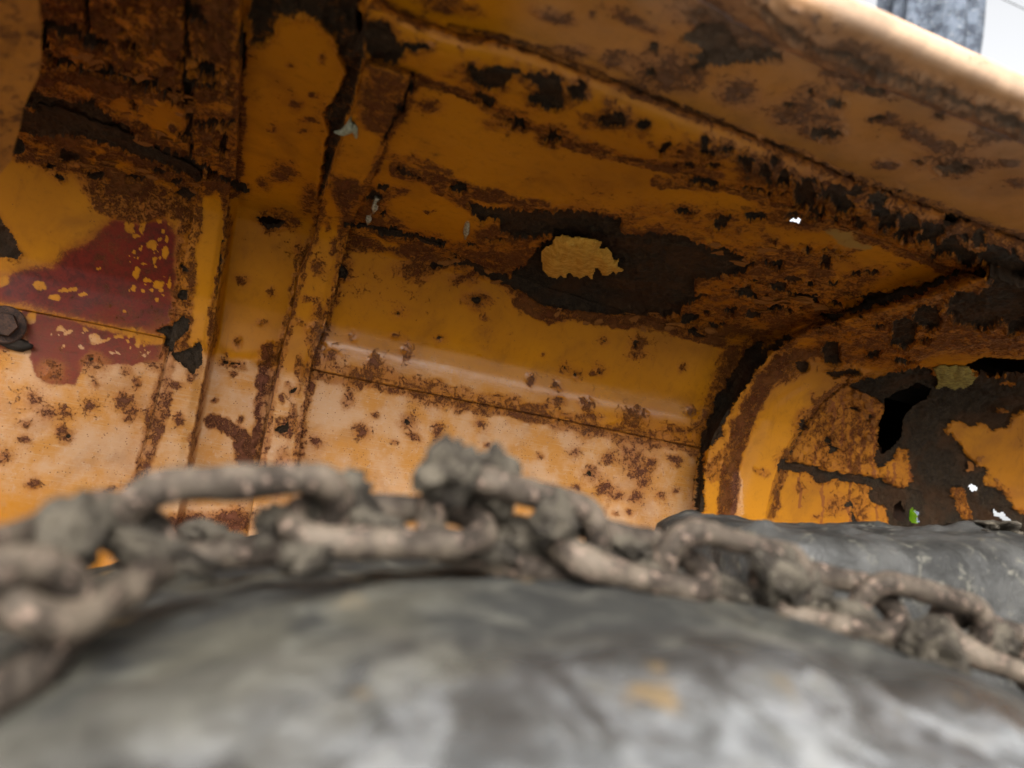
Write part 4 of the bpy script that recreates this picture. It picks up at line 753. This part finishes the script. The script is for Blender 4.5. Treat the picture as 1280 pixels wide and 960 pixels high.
# ------------------------------------------------------------------ chain across the shoulder
CH_LOC = np.array([.12, .30, CZ-.01]); chain = empty('tyre_chain', CH_LOC)
tag(chain, 'heavy rusty chain caked in grey mud lying across the tyre shoulder', 'chain')
cpath = [(-150, 880, .235), (-40, 812, .245), (40, 748, .262), (95, 704, .278), (160, 674, .30), (285, 650, .315), (410, 645, .32), (500, 651, .32), (600, 652, .32), (690, 672, .32), (770, 690, .32), (850, 710, .32), (930, 728, .32), (1010, 748, .32), (1130, 772, .315), (1230, 800, .31), (1340, 840, .30), (1440, 880, .29)]
CP = catmull([tuple(at(x, y, d)) for x, y, d in cpath], 900)
def link_mesh(seed, L=.084, Bd=.039, r=.0060):
    n = 60; s = np.linspace(0, 1, n, endpoint=False); st = L-Bd; hr = Bd/2-r*.6; per = 2*st+2*math.pi*hr; P = []
    for q in s*per:
        if q < st: P.append((q-st/2, -hr, 0))
        elif q < st+math.pi*hr: t = (q-st)/hr; P.append((st/2+hr*math.sin(t), -hr*math.cos(t), 0))
        elif q < 2*st+math.pi*hr: P.append((st/2-(q-st-math.pi*hr), hr, 0))
        else: t = (q-2*st-math.pi*hr)/hr; P.append((-st/2-hr*math.sin(t), hr*math.cos(t), 0))
    V, F = tube(P, r, 14, True); V = np.array(V)
    c = np.repeat(np.array(P), 14, 0); d = V-c
    k = 1+.22*fbm(V[:, 0]*60+seed*7, V[:, 1]*60, V[:, 2]*60, 3, seed)+.30*np.clip(fbm(V[:, 0]*34+seed*3, V[:, 1]*34, V[:, 2]*34, 3, seed+9)-.05, 0, 1)
    return mesh('chain_link', c+d*k[:, None], F)
dist = np.r_[0, np.cumsum(np.linalg.norm(np.diff(CP, axis=0), axis=1))]
pitch = .0565; i = 0; pos = .01
LM = [link_mesh(500+k) for k in range(5)]
random.seed(5)
while pos < dist[-1]-.02:
    p = np.array([np.interp(pos, dist, CP[:, k]) for k in range(3)]); q = np.array([np.interp(pos+.01, dist, CP[:, k]) for k in range(3)])
    ex = Vector(q-p).normalized(); out = Vector((0, -.48, .88)); out = (out-ex*out.dot(ex)).normalized(); sd_ = ex.cross(out)
    a = math.radians((4 if i % 2 else 80)+random.gauss(0, 9))       # links alternate between lying flat and standing on edge
    nz = out*math.cos(a)+sd_*math.sin(a); ey = nz.cross(ex)
    M = Matrix((ex, ey, nz)).transposed().to_4x4(); M.translation = Vector(p-CH_LOC)+Vector((0, 0, random.gauss(0, .001)))
    o = link('chain_link', LM[i % 5], M_LINK, chain); o.matrix_local = M
    pos += pitch*random.uniform(.95, 1.05); i += 1
for (x, y, d, sx, sy, sz, k) in ((590, 678, .305, .017, .008, .006, 1), (742, 692, .31, .016, .009, .007, 2), (835, 722, .312, .012, .009, .010, 3), (905, 732, .315, .013, .01, .009, 4), (1060, 775, .30, .012, .009, .012, 5), (1118, 800, .298, .012, .008, .010, 6),
                                 (430, 618, .318, .010, .008, .014, 7), (30, 742, .26, .014, .01, .010, 8), (205, 688, .29, .013, .009, .007, 9), (470, 660, .312, .012, .008, .010, 10), (660, 668, .322, .020, .010, .010, 11), (610, 690, .325, .022, .009, .008, 17), (790, 680, .318, .014, .01, .007, 12), (1240, 800, .305, .012, .01, .014, 13), (150, 650, .30, .012, .01, .010, 14), (340, 655, .315, .007, .008, .012, 15), (1010, 735, .315, .010, .01, .012, 16)):
    b_ = blob('mud_cake', Vector(at(x, y+6, d+.010)-CH_LOC), (sx*1.25, sy*.8, sz*.7), M_MUD, 700+k, 4, .95, 1.7, parent=chain, rot=(0, .16, .3*math.sin(k)), amp2=.35)
def clod(label, px, py, d, size, seed, grp=None, mat=None, amp=.7):
    o = blob('mud_clump', at(px, py, d), size, mat or M_MUD, seed, 4, amp, 1.45, rot=(0, 0, seed*3) if size[2] < .009 or size[0] > .03 else (seed, seed*2, seed*3), amp2=.22); tag(o, label, 'mud clump', grp); return o
clod('grey mud clump standing highest, on the chain below the middle wall panel', 556, 590, .315, (.0145, .012, .013), 31)
clod('long mud lump beside the highest clump, on the chain', 612, 605, .325, (.016, .012, .010), 32)
clod('broad pale mud lump on the chain at the left bend', 90, 672, .28, (.016, .011, .009), 33)
clod('small pale mud lump in the opening of the leftmost flat chain link', 268, 668, .42, (.024, .014, .006), 34)
clod('orange-topped mud lump on the chain in front of the tread lug', 975, 722, .31, (.013, .011, .014), 35)
clod('mud lump between the last chain links at the right edge', 1165, 815, .29, (.015, .012, .013), 36)
clod('mud clump on the chain joint near the centre', 695, 655, .312, (.010, .009, .011), 37)
clod('flat mud smear hanging from the chain over the smooth rubber', 380, 700, .285, (.015, .007, .006), 38)
clod('mud crust heaped on the far tread lug at the right edge', 1235, 664, .60, (.085, .03, .010), 39)

# ------------------------------------------------------------------ background outside the mudguard
gm = bpy.data.meshes.new('ground'); gm.from_pydata([(-300, -300, 0), (300, -300, 0), (300, 300, 0), (-300, 300, 0)], [], [(0, 1, 2, 3)]); tag(link('ground', gm, M_GROUND), kind='structure')
def trunk():
    b = at(1203, 0, 7.0); base = np.array([b[0]-.55, b[1], 0]); n, ns = 70, 72; V, F = [], []
    for k in range(n):
        t = k/(n-1); z = t*(b[2]+3.0); r = .62-.22*t
        for s in range(ns):
            a = 2*math.pi*s/ns; rr = r*(1+.42*float(np.abs(vnoise(a*5.5+.3*math.sin(z), z*.35, seed=5)))+.10*float(fbm(a*5, z*1.6, None, 3, 6)))
            V.append((rr*math.cos(a), rr*math.sin(a), z))
    for k in range(n-1):
        for s in range(ns): F.append((k*ns+s, k*ns+(s+1) % ns, (k+1)*ns+(s+1) % ns, (k+1)*ns+s))
    t = empty('tree', base); tag(t, 'pale grey gnarled tree trunk against the white sky above the mudguard edge', 'tree')
    link('trunk', mesh('trunk', V, F), M_BARK, t)
    for j in range(7):
        a = -1.2+.5*j-.4; z = b[2]-.5+.22*j
        o = blob('bark_knot', (.46*math.cos(a), .46*math.sin(a), z), (.10, .10, .11), M_BARK, 60+j, 3, .3, parent=t)
trunk()
V, F = tube([at(1180, -45, 12), at(1256, 0, 12), at(1282, 12, 12), at(1400, 60, 12)], .012, 6)
tag(link('overhead_wire', mesh('overhead_wire', V, F), M_WIRE), 'thin dark overhead wire crossing the white sky at the top right corner', 'wire')
def leaf_sprig():
    h = ray(1144.5, 646.5); p = h*(1.30/h[1])+np.array([0, 0, CZ]); t = empty('green_sprig', p+np.array([0, .03, -.30])); tag(t, 'bright green leaf showing through the small hole low at the right', 'leaf')
    V, F = tube([(0, .01, 0), (.004, .006, .15), (0, 0, .30), (.0, 0, .34)], [.003, .0025, .002, .0012], 6); link('stem', mesh('stem', V, F), M_LEAF, t)
    for k in range(7):
        a = k*.9; V, F = [], []
        for i in range(9):
            s = i/8; wd = .018*math.sin(math.pi*min(1, s*.97+.03))**.8
            for e in (-1, 0, 1): V.append((s*.055-.02, e*wd, .008*abs(e)+.012*s*s))
        for i in range(8):
            for e in (0, 1): F.append((i*3+e, i*3+e+1, (i+1)*3+e+1, (i+1)*3+e))
        o = link('leaf', mesh('leaf', V, F), M_LEAF, t, (0, -.004*k, .275+.008*k)); o.rotation_euler = (1.1, .25*math.sin(k), a)
leaf_sprig()
